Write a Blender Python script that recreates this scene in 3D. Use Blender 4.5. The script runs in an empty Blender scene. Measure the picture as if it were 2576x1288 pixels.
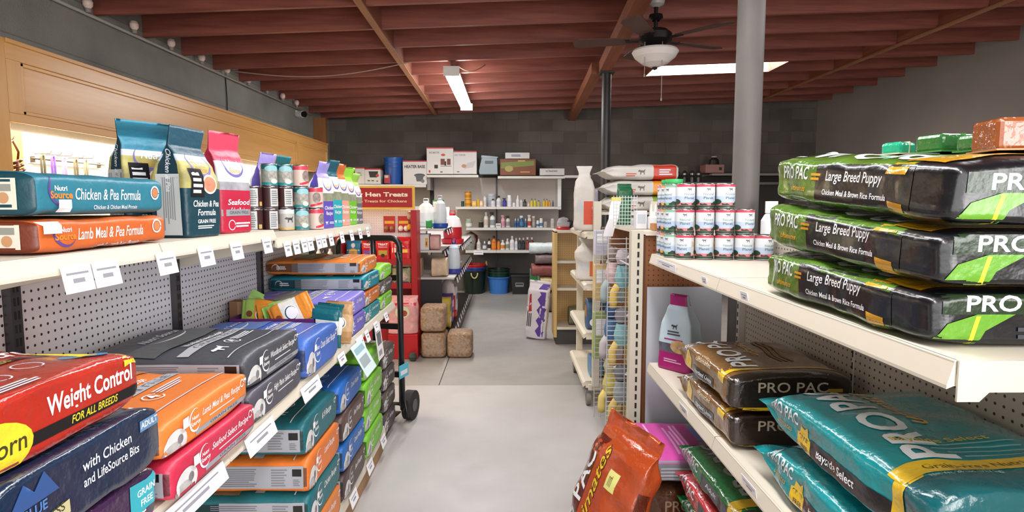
import bpy, bmesh, math, random
from mathutils import Vector, Matrix, noise
from mathutils.bvhtree import BVHTree
random.seed(7)
PI = math.pi; R = math.radians
SC = bpy.context.scene; COL = SC.collection

# ---------------------------------------------------------------- camera, light, exposure
F, HC = 1500.0, 1.55
PIT, YAW = math.atan(134 / F), math.atan(13 / F)
cam = bpy.data.cameras.new('camera'); cam_o = bpy.data.objects.new('camera', cam); COL.objects.link(cam_o)
cam.sensor_width = 36.0; cam.lens = F / 2576 * 36; cam.clip_start = 0.02; cam.clip_end = 60
cam_o.location = (0, 0, HC); cam_o.rotation_euler = (PI / 2 - PIT, 0, -YAW)
SC.camera = cam_o
vs = SC.view_settings
vs.view_transform = 'Standard'; vs.look = 'None'; vs.gamma = 1.0; vs.use_curve_mapping = False; vs.exposure = -0.22
wd = bpy.data.worlds.new('world'); SC.world = wd; wd.use_nodes = True
wd.node_tree.nodes['Background'].inputs[0].default_value = (1.0, 0.98, 0.97, 1)
wd.node_tree.nodes['Background'].inputs[1].default_value = 1.05       # ambient fill through the end left open, in place of an unseen shop front
def lamp(name, loc, rot, sx, sy, power, col=(1, 1, 1)):
    l = bpy.data.lights.new(name, 'AREA'); l.shape = 'RECTANGLE'; l.size = sx; l.size_y = sy; l.energy = power; l.color = col
    o = bpy.data.objects.new(name, l); o.location = loc; o.rotation_euler = rot; COL.objects.link(o); return o
lamp('tube_lamp', (0.35, 1.5, 2.86), (0, 0, 0), 0.28, 2.4, 66, (1, .985, .98))
lamp('tube_lamp', (-0.3, 3.6, 2.86), (0, 0, 0), 0.28, 2.4, 48, (1, .985, .98))
lamp('tube_lamp', (0.45, -1.2, 2.86), (0, 0, 0), 0.28, 2.4, 80, (1, .98, .95))
lamp('tube_lamp', (2.9, 2.4, 3.0), (0, R(12), 0), 0.28, 2.4, 44, (1, .985, .98))
lamp('fill_lamp', (0.2, -2.95, 1.5), (PI / 2, 0, 0), 4.0, 2.2, 85, (1, .985, .98))  # unseen fill added to throw frontal light into the aisle
lamp('fill_lamp', (2.6, -2.7, 1.6), (PI / 2, 0, R(42)), 2.4, 2.2, 205, (1, .985, .98))  # added fill from the right to lift the left pegboard, source unseen

# ---------------------------------------------------------------- helpers
_f = Vector((math.sin(YAW) * math.cos(PIT), math.cos(YAW) * math.cos(PIT), -math.sin(PIT)))
_r = Vector((math.cos(YAW), -math.sin(YAW), 0)); _u = _r.cross(_f)
def at(px, py, Y):                       # world point at depth Y that the photo shows at px, py
    d = _f + _r * ((px - 1288) / F) + _u * ((644 - py) / F)
    return Vector((0, 0, HC)) + d * (Y / d.y)
def lin(h):
    h = h.lstrip('#'); c = [int(h[i:i + 2], 16) / 255 for i in (0, 2, 4)]
    return tuple((v / 12.92 if v <= .04045 else ((v + .055) / 1.055) ** 2.4) for v in c) + (1,)
MATS = {}
def M(h, rough=.5, metal=0., noise_=0., scale=8., bump=0., bscale=60., emit=0., coat=0., alpha=1., trans=0., spec=.5):
    key = (h, rough, metal, noise_, scale, bump, bscale, emit, coat, alpha, trans, spec)
    if key in MATS: return MATS[key]
    m = bpy.data.materials.new('mat_' + h.lstrip('#')); m.use_nodes = True; MATS[key] = m
    nt = m.node_tree; b = nt.nodes['Principled BSDF']; I = b.inputs
    I['Base Color'].default_value = lin(h); I['Roughness'].default_value = rough; I['Metallic'].default_value = metal
    I['Coat Weight'].default_value = coat; I['Coat Roughness'].default_value = .08; I['Alpha'].default_value = alpha
    I['Transmission Weight'].default_value = trans; I['Specular IOR Level'].default_value = spec
    if emit:
        I['Emission Color'].default_value = lin(h); I['Emission Strength'].default_value = emit
    tc = None
    if noise_ or bump: tc = nt.nodes.new('ShaderNodeTexCoord')
    if noise_:
        n = nt.nodes.new('ShaderNodeTexNoise'); n.inputs['Scale'].default_value = scale; n.inputs['Detail'].default_value = 5
        nt.links.new(tc.outputs['Object'], n.inputs['Vector'])
        r = nt.nodes.new('ShaderNodeMapRange'); r.inputs[1].default_value = .3; r.inputs[2].default_value = .7
        r.inputs[3].default_value = 1 - noise_; r.inputs[4].default_value = 1 + noise_
        nt.links.new(n.outputs[0], r.inputs[0])
        x = nt.nodes.new('ShaderNodeMix'); x.data_type = 'RGBA'; x.blend_type = 'MULTIPLY'; x.inputs[0].default_value = 1
        x.inputs[6].default_value = lin(h); nt.links.new(r.outputs[0], x.inputs[7]); nt.links.new(x.outputs[2], I['Base Color'])
    if bump:
        n = nt.nodes.new('ShaderNodeTexNoise'); n.inputs['Scale'].default_value = bscale; n.inputs['Detail'].default_value = 3
        nt.links.new(tc.outputs['Object'], n.inputs['Vector'])
        k = nt.nodes.new('ShaderNodeBump'); k.inputs['Strength'].default_value = bump; k.inputs['Distance'].default_value = .01
        nt.links.new(n.outputs[0], k.inputs['Height']); nt.links.new(k.outputs[0], I['Normal'])
    return m
def tree_mat(name, build):
    if name in MATS: return MATS[name]
    m = bpy.data.materials.new(name); m.use_nodes = True; MATS[name] = m
    nt = m.node_tree; build(nt, nt.nodes['Principled BSDF'], nt.nodes.new('ShaderNodeTexCoord')); return m
def N(nt, t, **kw):
    n = nt.nodes.new(t)
    for k, v in kw.items(): setattr(n, k, v)
    return n
def ramp(nt, fac, stops):
    r = nt.nodes.new('ShaderNodeValToRGB'); e = r.color_ramp.elements
    while len(e) < len(stops): e.new(.5)
    for i, (p, c) in enumerate(stops): e[i].position = p; e[i].color = lin(c)
    nt.links.new(fac, r.inputs[0]); return r.outputs[0]
def mapping(nt, tc, scale=(1, 1, 1), rot=(0, 0, 0), loc=(0, 0, 0)):
    mp = N(nt, 'ShaderNodeMapping'); mp.inputs['Scale'].default_value = scale; mp.inputs['Rotation'].default_value = rot
    mp.inputs['Location'].default_value = loc; nt.links.new(tc.outputs['Object'], mp.inputs[0]); return mp.outputs[0]
def wood(name, c0, c1, axis, sc=1., rough=.5):
    def b(nt, p, tc):
        s = [9 * sc] * 3; s[axis] = .7 * sc
        n = N(nt, 'ShaderNodeTexNoise'); n.inputs['Scale'].default_value = 2.2; n.inputs['Detail'].default_value = 7
        n.inputs['Roughness'].default_value = .6
        nt.links.new(mapping(nt, tc, s), n.inputs[0]); nt.links.new(ramp(nt, n.outputs[0], [(.3, c0), (.72, c1)]), p.inputs['Base Color'])
        p.inputs['Roughness'].default_value = rough
    return tree_mat(name, b)
def block(name, c0, c1, mortar, rot, bw=.4, bh=.2):
    def b(nt, p, tc):
        k = N(nt, 'ShaderNodeTexBrick'); k.inputs['Scale'].default_value = 1; k.inputs['Brick Width'].default_value = bw
        k.inputs['Row Height'].default_value = bh; k.inputs['Mortar Size'].default_value = .006; k.inputs['Mortar Smooth'].default_value = .3
        k.inputs['Color1'].default_value = lin(c0); k.inputs['Color2'].default_value = lin(c1); k.inputs['Mortar'].default_value = lin(mortar)
        v = mapping(nt, tc, rot=rot); nt.links.new(v, k.inputs[0])
        n = N(nt, 'ShaderNodeTexNoise'); n.inputs['Scale'].default_value = 1.7; n.inputs['Detail'].default_value = 6; nt.links.new(tc.outputs['Object'], n.inputs[0])
        r = N(nt, 'ShaderNodeMapRange'); r.inputs[1].default_value = .3; r.inputs[2].default_value = .7; r.inputs[3].default_value = .75; r.inputs[4].default_value = 1.2
        nt.links.new(n.outputs[0], r.inputs[0])
        x = N(nt, 'ShaderNodeMix', data_type='RGBA', blend_type='MULTIPLY'); x.inputs[0].default_value = 1
        nt.links.new(k.outputs[0], x.inputs[6]); nt.links.new(r.outputs[0], x.inputs[7]); nt.links.new(x.outputs[2], p.inputs['Base Color'])
        n2 = N(nt, 'ShaderNodeTexNoise'); n2.inputs['Scale'].default_value = 90; nt.links.new(tc.outputs['Object'], n2.inputs[0])
        bp = N(nt, 'ShaderNodeBump'); bp.inputs['Strength'].default_value = .35; bp.inputs['Distance'].default_value = .01
        nt.links.new(n2.outputs[0], bp.inputs['Height']); nt.links.new(bp.outputs[0], p.inputs['Normal']); p.inputs['Roughness'].default_value = .85
    return tree_mat(name, b)
def pegboard(name, face, hole, a, bx, pitch=.0254, r=.16):     # holes on the two axes a, bx of object space
    def b(nt, p, tc):
        s = N(nt, 'ShaderNodeSeparateXYZ'); nt.links.new(tc.outputs['Object'], s.inputs[0]); d = []
        for ax in (a, bx):
            m1 = N(nt, 'ShaderNodeMath', operation='DIVIDE'); nt.links.new(s.outputs[ax], m1.inputs[0]); m1.inputs[1].default_value = pitch
            m2 = N(nt, 'ShaderNodeMath', operation='FLOORED_MODULO'); nt.links.new(m1.outputs[0], m2.inputs[0]); m2.inputs[1].default_value = 1
            m3 = N(nt, 'ShaderNodeMath', operation='SUBTRACT'); nt.links.new(m2.outputs[0], m3.inputs[0]); m3.inputs[1].default_value = .5
            m4 = N(nt, 'ShaderNodeMath', operation='POWER'); nt.links.new(m3.outputs[0], m4.inputs[0]); m4.inputs[1].default_value = 2
            d.append(m4)
        ad = N(nt, 'ShaderNodeMath', operation='ADD'); nt.links.new(d[0].outputs[0], ad.inputs[0]); nt.links.new(d[1].outputs[0], ad.inputs[1])
        lt = N(nt, 'ShaderNodeMath', operation='LESS_THAN'); nt.links.new(ad.outputs[0], lt.inputs[0]); lt.inputs[1].default_value = r * r
        x = N(nt, 'ShaderNodeMix', data_type='RGBA'); nt.links.new(lt.outputs[0], x.inputs[0]); x.inputs[6].default_value = lin(face); x.inputs[7].default_value = lin(hole)
        nt.links.new(x.outputs[2], p.inputs['Base Color']); p.inputs['Roughness'].default_value = .45
    return tree_mat(name, b)

def link(name, me, parent=None, loc=(0, 0, 0), rot=(0, 0, 0)):
    o = bpy.data.objects.new(name, me); COL.objects.link(o); o.location = loc; o.rotation_euler = rot
    if parent: o.parent = parent
    return o
def tag(o, label=None, cat=None, group=None, kind=None):
    if label: o['label'] = label
    if cat: o['category'] = cat
    if group: o['group'] = group
    if kind: o['kind'] = kind
    return o
def thing(name, label, cat, loc=(0, 0, 0), rz=0., group=None):
    o = bpy.data.objects.new(name, None); COL.objects.link(o); o.location = loc; o.rotation_euler = (0, 0, rz); o.empty_display_size = .05
    return tag(o, label, cat, group)
def dup(root, loc, rz=None, label=None, group=None, rot=None):
    r = root.copy(); COL.objects.link(r); r.location = loc
    if rz is not None: r.rotation_euler = (0, 0, rz)
    if rot is not None: r.rotation_euler = rot
    if label: r['label'] = label
    if group: r['group'] = group
    for ch in list(root.children):
        c = ch.copy(); COL.objects.link(c); c.parent = r
        for g in list(ch.children):
            d = g.copy(); COL.objects.link(d); d.parent = c
    return r

class MB:
    def __init__(s): s.bm = bmesh.new(); s.m = []; s.sm = False
    def mi(s, m):
        if m not in s.m: s.m.append(m)
        return s.m.index(m)
    def add(s, verts, faces, m, smooth=False):
        i = s.mi(m); v = [s.bm.verts.new(p) for p in verts]
        for f in faces:
            try:
                q = s.bm.faces.new([v[k] for k in f]); q.material_index = i; q.smooth = smooth
            except ValueError: pass
        return s
    def box(s, x0, x1, y0, y1, z0, z1, m, bev=0., mat=None):
        t = bmesh.new(); bmesh.ops.create_cube(t, size=1)
        bmesh.ops.transform(t, matrix=Matrix.Translation(((x0 + x1) / 2, (y0 + y1) / 2, (z0 + z1) / 2)) @ Matrix.Diagonal((abs(x1 - x0), abs(y1 - y0), abs(z1 - z0), 1)), verts=t.verts)
        if bev: bmesh.ops.bevel(t, geom=list(t.edges), offset=bev, segments=2, affect='EDGES', profile=.5)
        return s.merge(t, m, mat)
    def merge(s, t, m, mat=None, smooth=False):
        if mat is not None: bmesh.ops.transform(t, matrix=mat, verts=t.verts)
        t.verts.index_update(); s.add([v.co.copy() for v in t.verts], [[v.index for v in f.verts] for f in t.faces], m, smooth); t.free(); return s
    def cyl(s, p0, p1, r, m, n=16, r1=None, cap=True):
        p0, p1 = Vector(p0), Vector(p1); d = (p1 - p0).normalized(); a = d.orthogonal().normalized(); b = d.cross(a); r1 = r if r1 is None else r1
        V = [p0 + (a * math.cos(k * 2 * PI / n) + b * math.sin(k * 2 * PI / n)) * r for k in range(n)] + [p1 + (a * math.cos(k * 2 * PI / n) + b * math.sin(k * 2 * PI / n)) * r1 for k in range(n)]
        s.add(V, [(k, (k + 1) % n, n + (k + 1) % n, n + k) for k in range(n)], m, True)
        if cap: s.add(V[:n], [tuple(range(n))[::-1]], m); s.add(V[n:], [tuple(range(n))], m)
        return s
    def lathe(s, prof, m, n=24, loc=(0, 0, 0), sx=1., sy=1.):       # prof: (r, z[, mat])
        L = Vector(loc)
        for i in range(len(prof) - 1):
            r0, z0 = prof[i][:2]; r1, z1 = prof[i + 1][:2]; mm = prof[i][2] if len(prof[i]) > 2 else m
            V = [L + Vector((r0 * sx * math.cos(k * 2 * PI / n), r0 * sy * math.sin(k * 2 * PI / n), z0)) for k in range(n)] + [L + Vector((r1 * sx * math.cos(k * 2 * PI / n), r1 * sy * math.sin(k * 2 * PI / n), z1)) for k in range(n)]
            if r0 < 1e-5: s.add([V[0]] + V[n:], [(0, 1 + (k + 1) % n, 1 + k)[::-1] for k in range(n)], mm, True)
            elif r1 < 1e-5: s.add(V[:n] + [V[n]], [(k, (k + 1) % n, n) for k in range(n)], mm, True)
            else: s.add(V, [(k, (k + 1) % n, n + (k + 1) % n, n + k) for k in range(n)], mm, True)
        return s
    def tube(s, pts, r, m, n=8):
        P = [Vector(p) for p in pts]; rings = []
        for i, p in enumerate(P):
            d = (P[min(i + 1, len(P) - 1)] - P[max(i - 1, 0)]).normalized()
            a = d.cross(Vector((0.13, .31, .94))).normalized(); b = d.cross(a)
            rings.append([p + (a * math.cos(k * 2 * PI / n) + b * math.sin(k * 2 * PI / n)) * r for k in range(n)])
        V = [v for g in rings for v in g]; Fc = []
        for i in range(len(P) - 1):
            for k in range(n): Fc.append((i * n + k, i * n + (k + 1) % n, (i + 1) * n + (k + 1) % n, (i + 1) * n + k))
        Fc += [tuple(range(n))[::-1], tuple((len(P) - 1) * n + k for k in range(n))]
        return s.add(V, Fc, m, True)
    def prism(s, poly, axis, a0, a1, m):       # poly in the two other axes (in order), extruded along axis
        def P(p, a):
            q = list(p); q.insert(axis, a); return Vector(q)
        n = len(poly); V = [P(p, a0) for p in poly] + [P(p, a1) for p in poly]
        return s.add(V, [tuple(range(n)), tuple(range(n, 2 * n))[::-1]] + [(k, n + k, n + (k + 1) % n, (k + 1) % n) for k in range(n)], m)
    def build(s, name, parent=None, loc=(0, 0, 0), rot=(0, 0, 0), fix=True):
        if fix: bmesh.ops.recalc_face_normals(s.bm, faces=s.bm.faces)
        me = bpy.data.meshes.new(name); s.bm.to_mesh(me); s.bm.free()
        for m in s.m: me.materials.append(m)
        return link(name, me, parent, loc, rot)

# ---- printed matter: 2D shapes that are laid onto a surface
_TX = {}
def text2d(t, h, bold=0., shear=0., wide=1.):
    key = (t, bold, shear)
    if key not in _TX:
        c = bpy.data.curves.new('t', 'FONT'); c.body = t; c.size = 1; c.offset = bold; c.shear = shear; c.align_x = 'CENTER'; c.align_y = 'CENTER'
        c.resolution_u = 3; o = bpy.data.objects.new('t', c); me = o.to_mesh()
        _TX[key] = ([(v.co.x, v.co.y) for v in me.vertices], [tuple(p.vertices) for p in me.polygons])
        o.to_mesh_clear(); bpy.data.objects.remove(o); bpy.data.curves.remove(c)
    V, Fc = _TX[key]; return [(x * h * wide * 1.35, y * h * 1.35) for x, y in V], Fc
def shape2d(sh):
    k = sh[0]
    if k == 't':
        o = sh[3] if len(sh) > 3 else {}
        V, Fc = text2d(sh[1], sh[2], o.get('b', .012), o.get('s', 0), o.get('w', 1))
        if 'W' in o and V:      # stretch to a width
            q = o['W'] / (max(x for x, y in V) - min(x for x, y in V)); V = [(x * q, y) for x, y in V]
        return V, Fc
    if k == 'r': w, h = sh[1] / 2, sh[2] / 2; return [(-w, -h), (w, -h), (w, h), (-w, h)], [(0, 1, 2, 3)]
    if k == 'e': n = 24; return [(sh[1] * math.cos(i * 2 * PI / n), sh[2] * math.sin(i * 2 * PI / n)) for i in range(n)], [tuple(range(n))]
    if k == 'arc':      # radius x, radius y, width, from, to (degrees): tapered swoosh
        n = 20; V = []
        for i in range(n + 1):
            t = i / n; a = R(sh[4] + (sh[5] - sh[4]) * t); w = sh[3] * (math.sin(PI * min(max(t, .05), .95)) if len(sh) < 7 else 1)
            V += [(sh[1] * math.cos(a), sh[2] * math.sin(a)), ((sh[1] - w) * math.cos(a), (sh[2] - w) * math.sin(a))]
        return V, [(2 * i, 2 * i + 2, 2 * i + 3, 2 * i + 1) for i in range(n)]
    if k == 'p': return list(sh[1]), [tuple(range(len(sh[1])))]
    if k == 'lines':    # w, h, rows
        V, Fc = [], []; w, h, n = sh[1], sh[2], sh[3]
        rn = random.Random(n * 7 + int(w * 999))
        for i in range(n):
            y = h / 2 - (i + .5) * h / n; t = h / n * .28; e = -w / 2 + w * rn.uniform(.7, 1)
            b = len(V); V += [(-w / 2, y - t), (e, y - t), (e, y + t), (-w / 2, y + t)]; Fc.append((b, b + 1, b + 2, b + 3))
        return V, Fc
DOG = ('p', [(-.5, .1), (-.42, .22), (-.3, .3), (-.2, .22), (.25, .2), (.4, .38), (.45, .36), (.36, .12), (.32, -.02), (.36, -.32), (.26, -.32), (.2, -.06), (-.05, -.04), (-.12, -.32), (-.22, -.32), (-.2, .0), (-.36, .02)])
def dog(s): return ('p', [(x * s, y * s) for x, y in DOG[1]])
FR = {'top': ((1, 0, 0), (0, 1, 0), (0, 0, 1)), 'near': ((1, 0, 0), (0, 0, 1), (0, -1, 0)), 'far': ((-1, 0, 0), (0, 0, 1), (0, 1, 0)),
      'e+': ((0, 1, 0), (0, 0, 1), (1, 0, 0)), 'e-': ((0, -1, 0), (0, 0, 1), (-1, 0, 0))}
def decals(mb, items, ctr, grid=.016, base=.0009, step=.0001):
    """items: (face, cu, cv, shape, material[, rotation deg]); printed onto the surface already in mb"""
    bvh = BVHTree.FromBMesh(mb.bm); C0 = Vector(ctr)
    for k, it in enumerate(items):
        face, cu, cv, sh, m = it[:5]; rot = R(it[5]) if len(it) > 5 else 0
        u, v, n = [Vector(q) for q in FR[face]]; V, Fc = shape2d(sh); ca, sa = math.cos(rot), math.sin(rot)
        V = [(x * ca - y * sa + cu, x * sa + y * ca + cv) for x, y in V]
        t = bmesh.new(); vv = [t.verts.new((x, y, 0)) for x, y in V]
        for f in Fc:
            try: t.faces.new([vv[i] for i in f])
            except ValueError: pass
        for ax in (0, 1):
            lo = min(p[ax] for p in V); hi = max(p[ax] for p in V); g = math.floor(lo / grid) * grid + grid
            while g < hi - 1e-4:
                nn = [0, 0, 0]; nn[ax] = 1; co = [0, 0, 0]; co[ax] = g
                bmesh.ops.bisect_plane(t, geom=list(t.verts) + list(t.edges) + list(t.faces), plane_co=co, plane_no=nn); g += grid
        t.verts.index_update(); P = []; ok = []
        for p in t.verts:
            o = C0 + u * p.co.x + v * p.co.y + n * 1.0
            hit = bvh.ray_cast(o, -n, 2.0); ok.append(hit[0] is not None and hit[1].dot(n) > .12)
            P.append((hit[0] + n * (base + step * k)) if hit[0] is not None else o)
        i = mb.mi(m)
        nv = [mb.bm.verts.new(p) if o_ else None for p, o_ in zip(P, ok)]
        for f in t.faces:
            q = [nv[w.index] for w in f.verts]
            if None in q: continue
            try:
                ff = mb.bm.faces.new(q); ff.material_index = i; ff.smooth = True
                ff.normal_update()
                if ff.normal.dot(n) < 0: ff.normal_flip()
            except ValueError: pass
        t.free()
        for w in [w for w in nv if w is not None and not w.link_faces]: mb.bm.verts.remove(w)
ORD = ['first', 'second', 'third', 'fourth', 'fifth', 'sixth', 'seventh', 'eighth', 'ninth', 'tenth', 'eleventh', 'twelfth', 'thirteenth', 'fourteenth', 'fifteenth', 'sixteenth']
# ---------------------------------------------------------------- the room
XL, XR, YB, Y0 = -3.1, 5.45, 10.6, -3.0
def zc(x): return 2.955 + .0376 * (x - XL)          # underside of the joists, rising to the right
def struct(mb, name, label=None, cat=None, **k):
    o = mb.build(name, **k); o['kind'] = 'structure'
    if label: tag(o, label, cat)
    return o
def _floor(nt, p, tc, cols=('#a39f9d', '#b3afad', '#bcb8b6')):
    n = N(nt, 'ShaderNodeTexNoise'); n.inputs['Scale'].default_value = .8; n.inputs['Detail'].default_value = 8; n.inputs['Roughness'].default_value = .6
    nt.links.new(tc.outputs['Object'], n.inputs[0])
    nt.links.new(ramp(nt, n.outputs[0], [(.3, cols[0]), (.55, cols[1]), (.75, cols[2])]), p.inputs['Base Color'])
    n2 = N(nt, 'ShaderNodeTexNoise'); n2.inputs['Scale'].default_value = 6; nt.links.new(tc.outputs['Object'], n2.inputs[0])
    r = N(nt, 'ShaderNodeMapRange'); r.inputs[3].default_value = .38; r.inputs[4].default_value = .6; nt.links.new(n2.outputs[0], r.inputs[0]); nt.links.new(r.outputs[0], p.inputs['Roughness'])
FLOOR = tree_mat('polished_concrete', _floor); FLOORB = tree_mat('darker_concrete', lambda nt, p, tc: _floor(nt, p, tc, ('#8b8782', '#9b9792', '#a7a39e')))  # slab beyond the saw cut gets a darker tone
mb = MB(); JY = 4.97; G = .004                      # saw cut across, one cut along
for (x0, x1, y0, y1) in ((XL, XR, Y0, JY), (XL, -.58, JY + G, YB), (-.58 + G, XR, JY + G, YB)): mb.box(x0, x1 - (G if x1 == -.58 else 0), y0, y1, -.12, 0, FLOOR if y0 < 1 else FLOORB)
mb.box(XL, XR, Y0, YB, -.16, -.012, M('#5a554f', .9))
struct(mb, 'floor')
CMUL = block('painted_block_left', '#8f8d87', '#82807a', '#74726d', (PI / 2, 0, PI / 2))
CMUB = block('painted_block_back', '#6f6761', '#5c5651', '#5d5853', (PI / 2, 0, 0))
mb = MB(); mb.prism([(Y0, 0), (YB + .2, 0), (YB + .2, 3.3), (Y0, 3.3)], 0, XL - .2, XL, CMUL); struct(mb, 'wall_left')
mb = MB(); mb.prism([(XL - .2, 0), (XR + .2, 0), (XR + .2, 3.6), (XL - .2, 3.6)], 1, YB, YB + .2, CMUB); struct(mb, 'wall_back')
mb = MB(); mb.prism([(Y0, 0), (YB + .2, 0), (YB + .2, 3.6), (Y0, 3.6)], 0, XR, XR + .2, M('#928d89', .8, noise_=.06, scale=1.5)); struct(mb, 'wall_right')
RED = wood('ceiling_wood', '#6e392f', '#955646', 0, 1)
REDY = wood('ceiling_wood_beam', '#74402f', '#955a44', 1, 1)
DECK = wood('ceiling_deck_wood', '#683630', '#844a42', 1, .8)
mb = MB(); JH = .235
SKX0, SKX1, SKY = 1.75, 3.30, 7.10
def slab(x0, x1, y0, y1, dz0, dz1, m):
    mb.add([(x0, y0, zc(x0) + dz0), (x1, y0, zc(x1) + dz0), (x1, y1, zc(x1) + dz0), (x0, y1, zc(x0) + dz0), (x0, y0, zc(x0) + dz1), (x1, y0, zc(x1) + dz1), (x1, y1, zc(x1) + dz1), (x0, y1, zc(x0) + dz1)],
           [(0, 1, 2, 3), (4, 5, 6, 7), (0, 1, 5, 4), (1, 2, 6, 5), (2, 3, 7, 6), (3, 0, 4, 7)], m)
slab(XL - .2, XR + .2, Y0, SKY + .02, JH, JH + .05, DECK); slab(XL - .2, XR + .2, SKY + .57, YB + .2, JH, JH + .05, DECK)
slab(XL - .2, SKX0, SKY + .02, SKY + .57, JH, JH + .05, DECK); slab(SKX1, XR + .2, SKY + .02, SKY + .57, JH, JH + .05, DECK)
struct(mb, 'ceiling')
jy = SKY; js = []
while jy > -1.0: jy -= .61
while jy < YB - .1:
    js.append(jy); jy += .61
for i, y in enumerate(js):
    mb = MB(); slab(XL, XR, y - .02, y + .02, 0, JH, RED)
    struct(mb, 'ceiling_joist', 'red-brown timber joist across the ceiling, ' + (ORD[len(js) - 1 - i] + ' from the back wall' if len(js) - 1 - i < 16 else 'over the front of the shop'), 'ceiling joist')['group'] = 'red-brown ceiling joists'
for xa, ya, xb, yb, l in ((.77, 0, 1.08, 6.75, 'nearer timber beam under the joists, running back to the thin black column'), (1.0, 6.76, 1.14, YB, 'further timber beam running from the thin black column to the back wall')):
    mb = MB(); z0 = zc(1.0) - .13
    mb.add([(xa - .06, ya, z0), (xa + .06, ya, z0), (xb + .06, yb, z0), (xb - .06, yb, z0), (xa - .06, ya, z0 + .12), (xa + .06, ya, z0 + .12), (xb + .06, yb, z0 + .12), (xb - .06, yb, z0 + .12)], [(3, 2, 1, 0), (4, 5, 6, 7), (0, 1, 5, 4), (1, 2, 6, 5), (2, 3, 7, 6), (3, 0, 4, 7)], wood('ceiling_girder', '#744028', '#965a38', 1, 1)); struct(mb, 'ceiling_beam', l, 'beam')
for bx, w in ((-1.17, .02), (4.15, .012)):
    k = 0
    lab = 'pale timber blocking strip running between joists left of the fluorescent light' if bx < 0 else 'thin timber strip running along the joists at right'
    mb = MB(); bxx = lambda y: bx + ((9.3 - y) * .018 if bx < 0 else 0)
    for a, b in zip(js[:-1], js[1:]): mb.box(bxx(a) - w, bxx(a) + w, a + .021, b - .021, zc(bx) + .004, zc(bx) + JH - .01, REDY)
    xa, xb, z0 = bxx(js[0]), bxx(js[-1]), zc(bx) - .02
    mb.add([(xa - .03, js[0], z0), (xa + .03, js[0], z0), (xb + .03, js[-1], z0), (xb - .03, js[-1], z0), (xa - .03, js[0], z0 + .015), (xa + .03, js[0], z0 + .015), (xb + .03, js[-1], z0 + .015), (xb - .03, js[-1], z0 + .015)], [(3, 2, 1, 0), (4, 5, 6, 7), (0, 1, 5, 4), (1, 2, 6, 5), (2, 3, 7, 6), (3, 0, 4, 7)], wood('ceiling_strip', '#8a5a3c', '#a8744e', 1, 1)); struct(mb, 'ceiling_blocking', lab, 'blocking')
# skylight glazing between two joists
mb = MB(); slab(SKX0, SKX1, SKY + .03, SKY + .56, JH + .02, JH + .04, M('#fff6ee', .5, emit=30.0)); sk = struct(mb, 'window_1')
tag(sk, 'bright rectangular skylight between the ceiling joists', 'skylight')
mb = MB()
for x in (SKX0 - .02, SKX1): slab(x, x + .02, SKY + .022, SKY + .588, 0, JH, RED)
slab(SKX0, SKX1, SKY + .574, SKY + .588, .004, JH, M('#f4efe8', .6)); struct(mb, 'window_frame_glare_board', parent=sk)  # white board paints the skylit glare onto the far joist face
# columns
def column(x, y, r, hexc, label, rough):
    t = thing('support_column', label, 'column', (x, y, 0)); t['kind'] = 'structure'
    mb = MB(); zt = zc(1.0) - .148; mb.cyl((0, 0, .012), (0, 0, zt), r, M(hexc, rough, noise_=.12, scale=5), 32); mb.build('shaft', t)
    mb = MB(); mb.box(-r * 1.5, r * 1.5, -r * 1.5, r * 1.5, zt, zt + .015, M(hexc, .6)); mb.box(-r * 1.6, r * 1.6, -r * 1.6, r * 1.6, .0, .012, M(hexc, .6)); mb.build('plate', t)
column(1.185, 2.97, .064, '#5f5a57', 'grey painted steel column rising behind the stacked white cans', .55)
column(1.10, 6.7, .052, '#2c2a2a', 'thin black steel column standing further back under the beam', .4)
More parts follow.
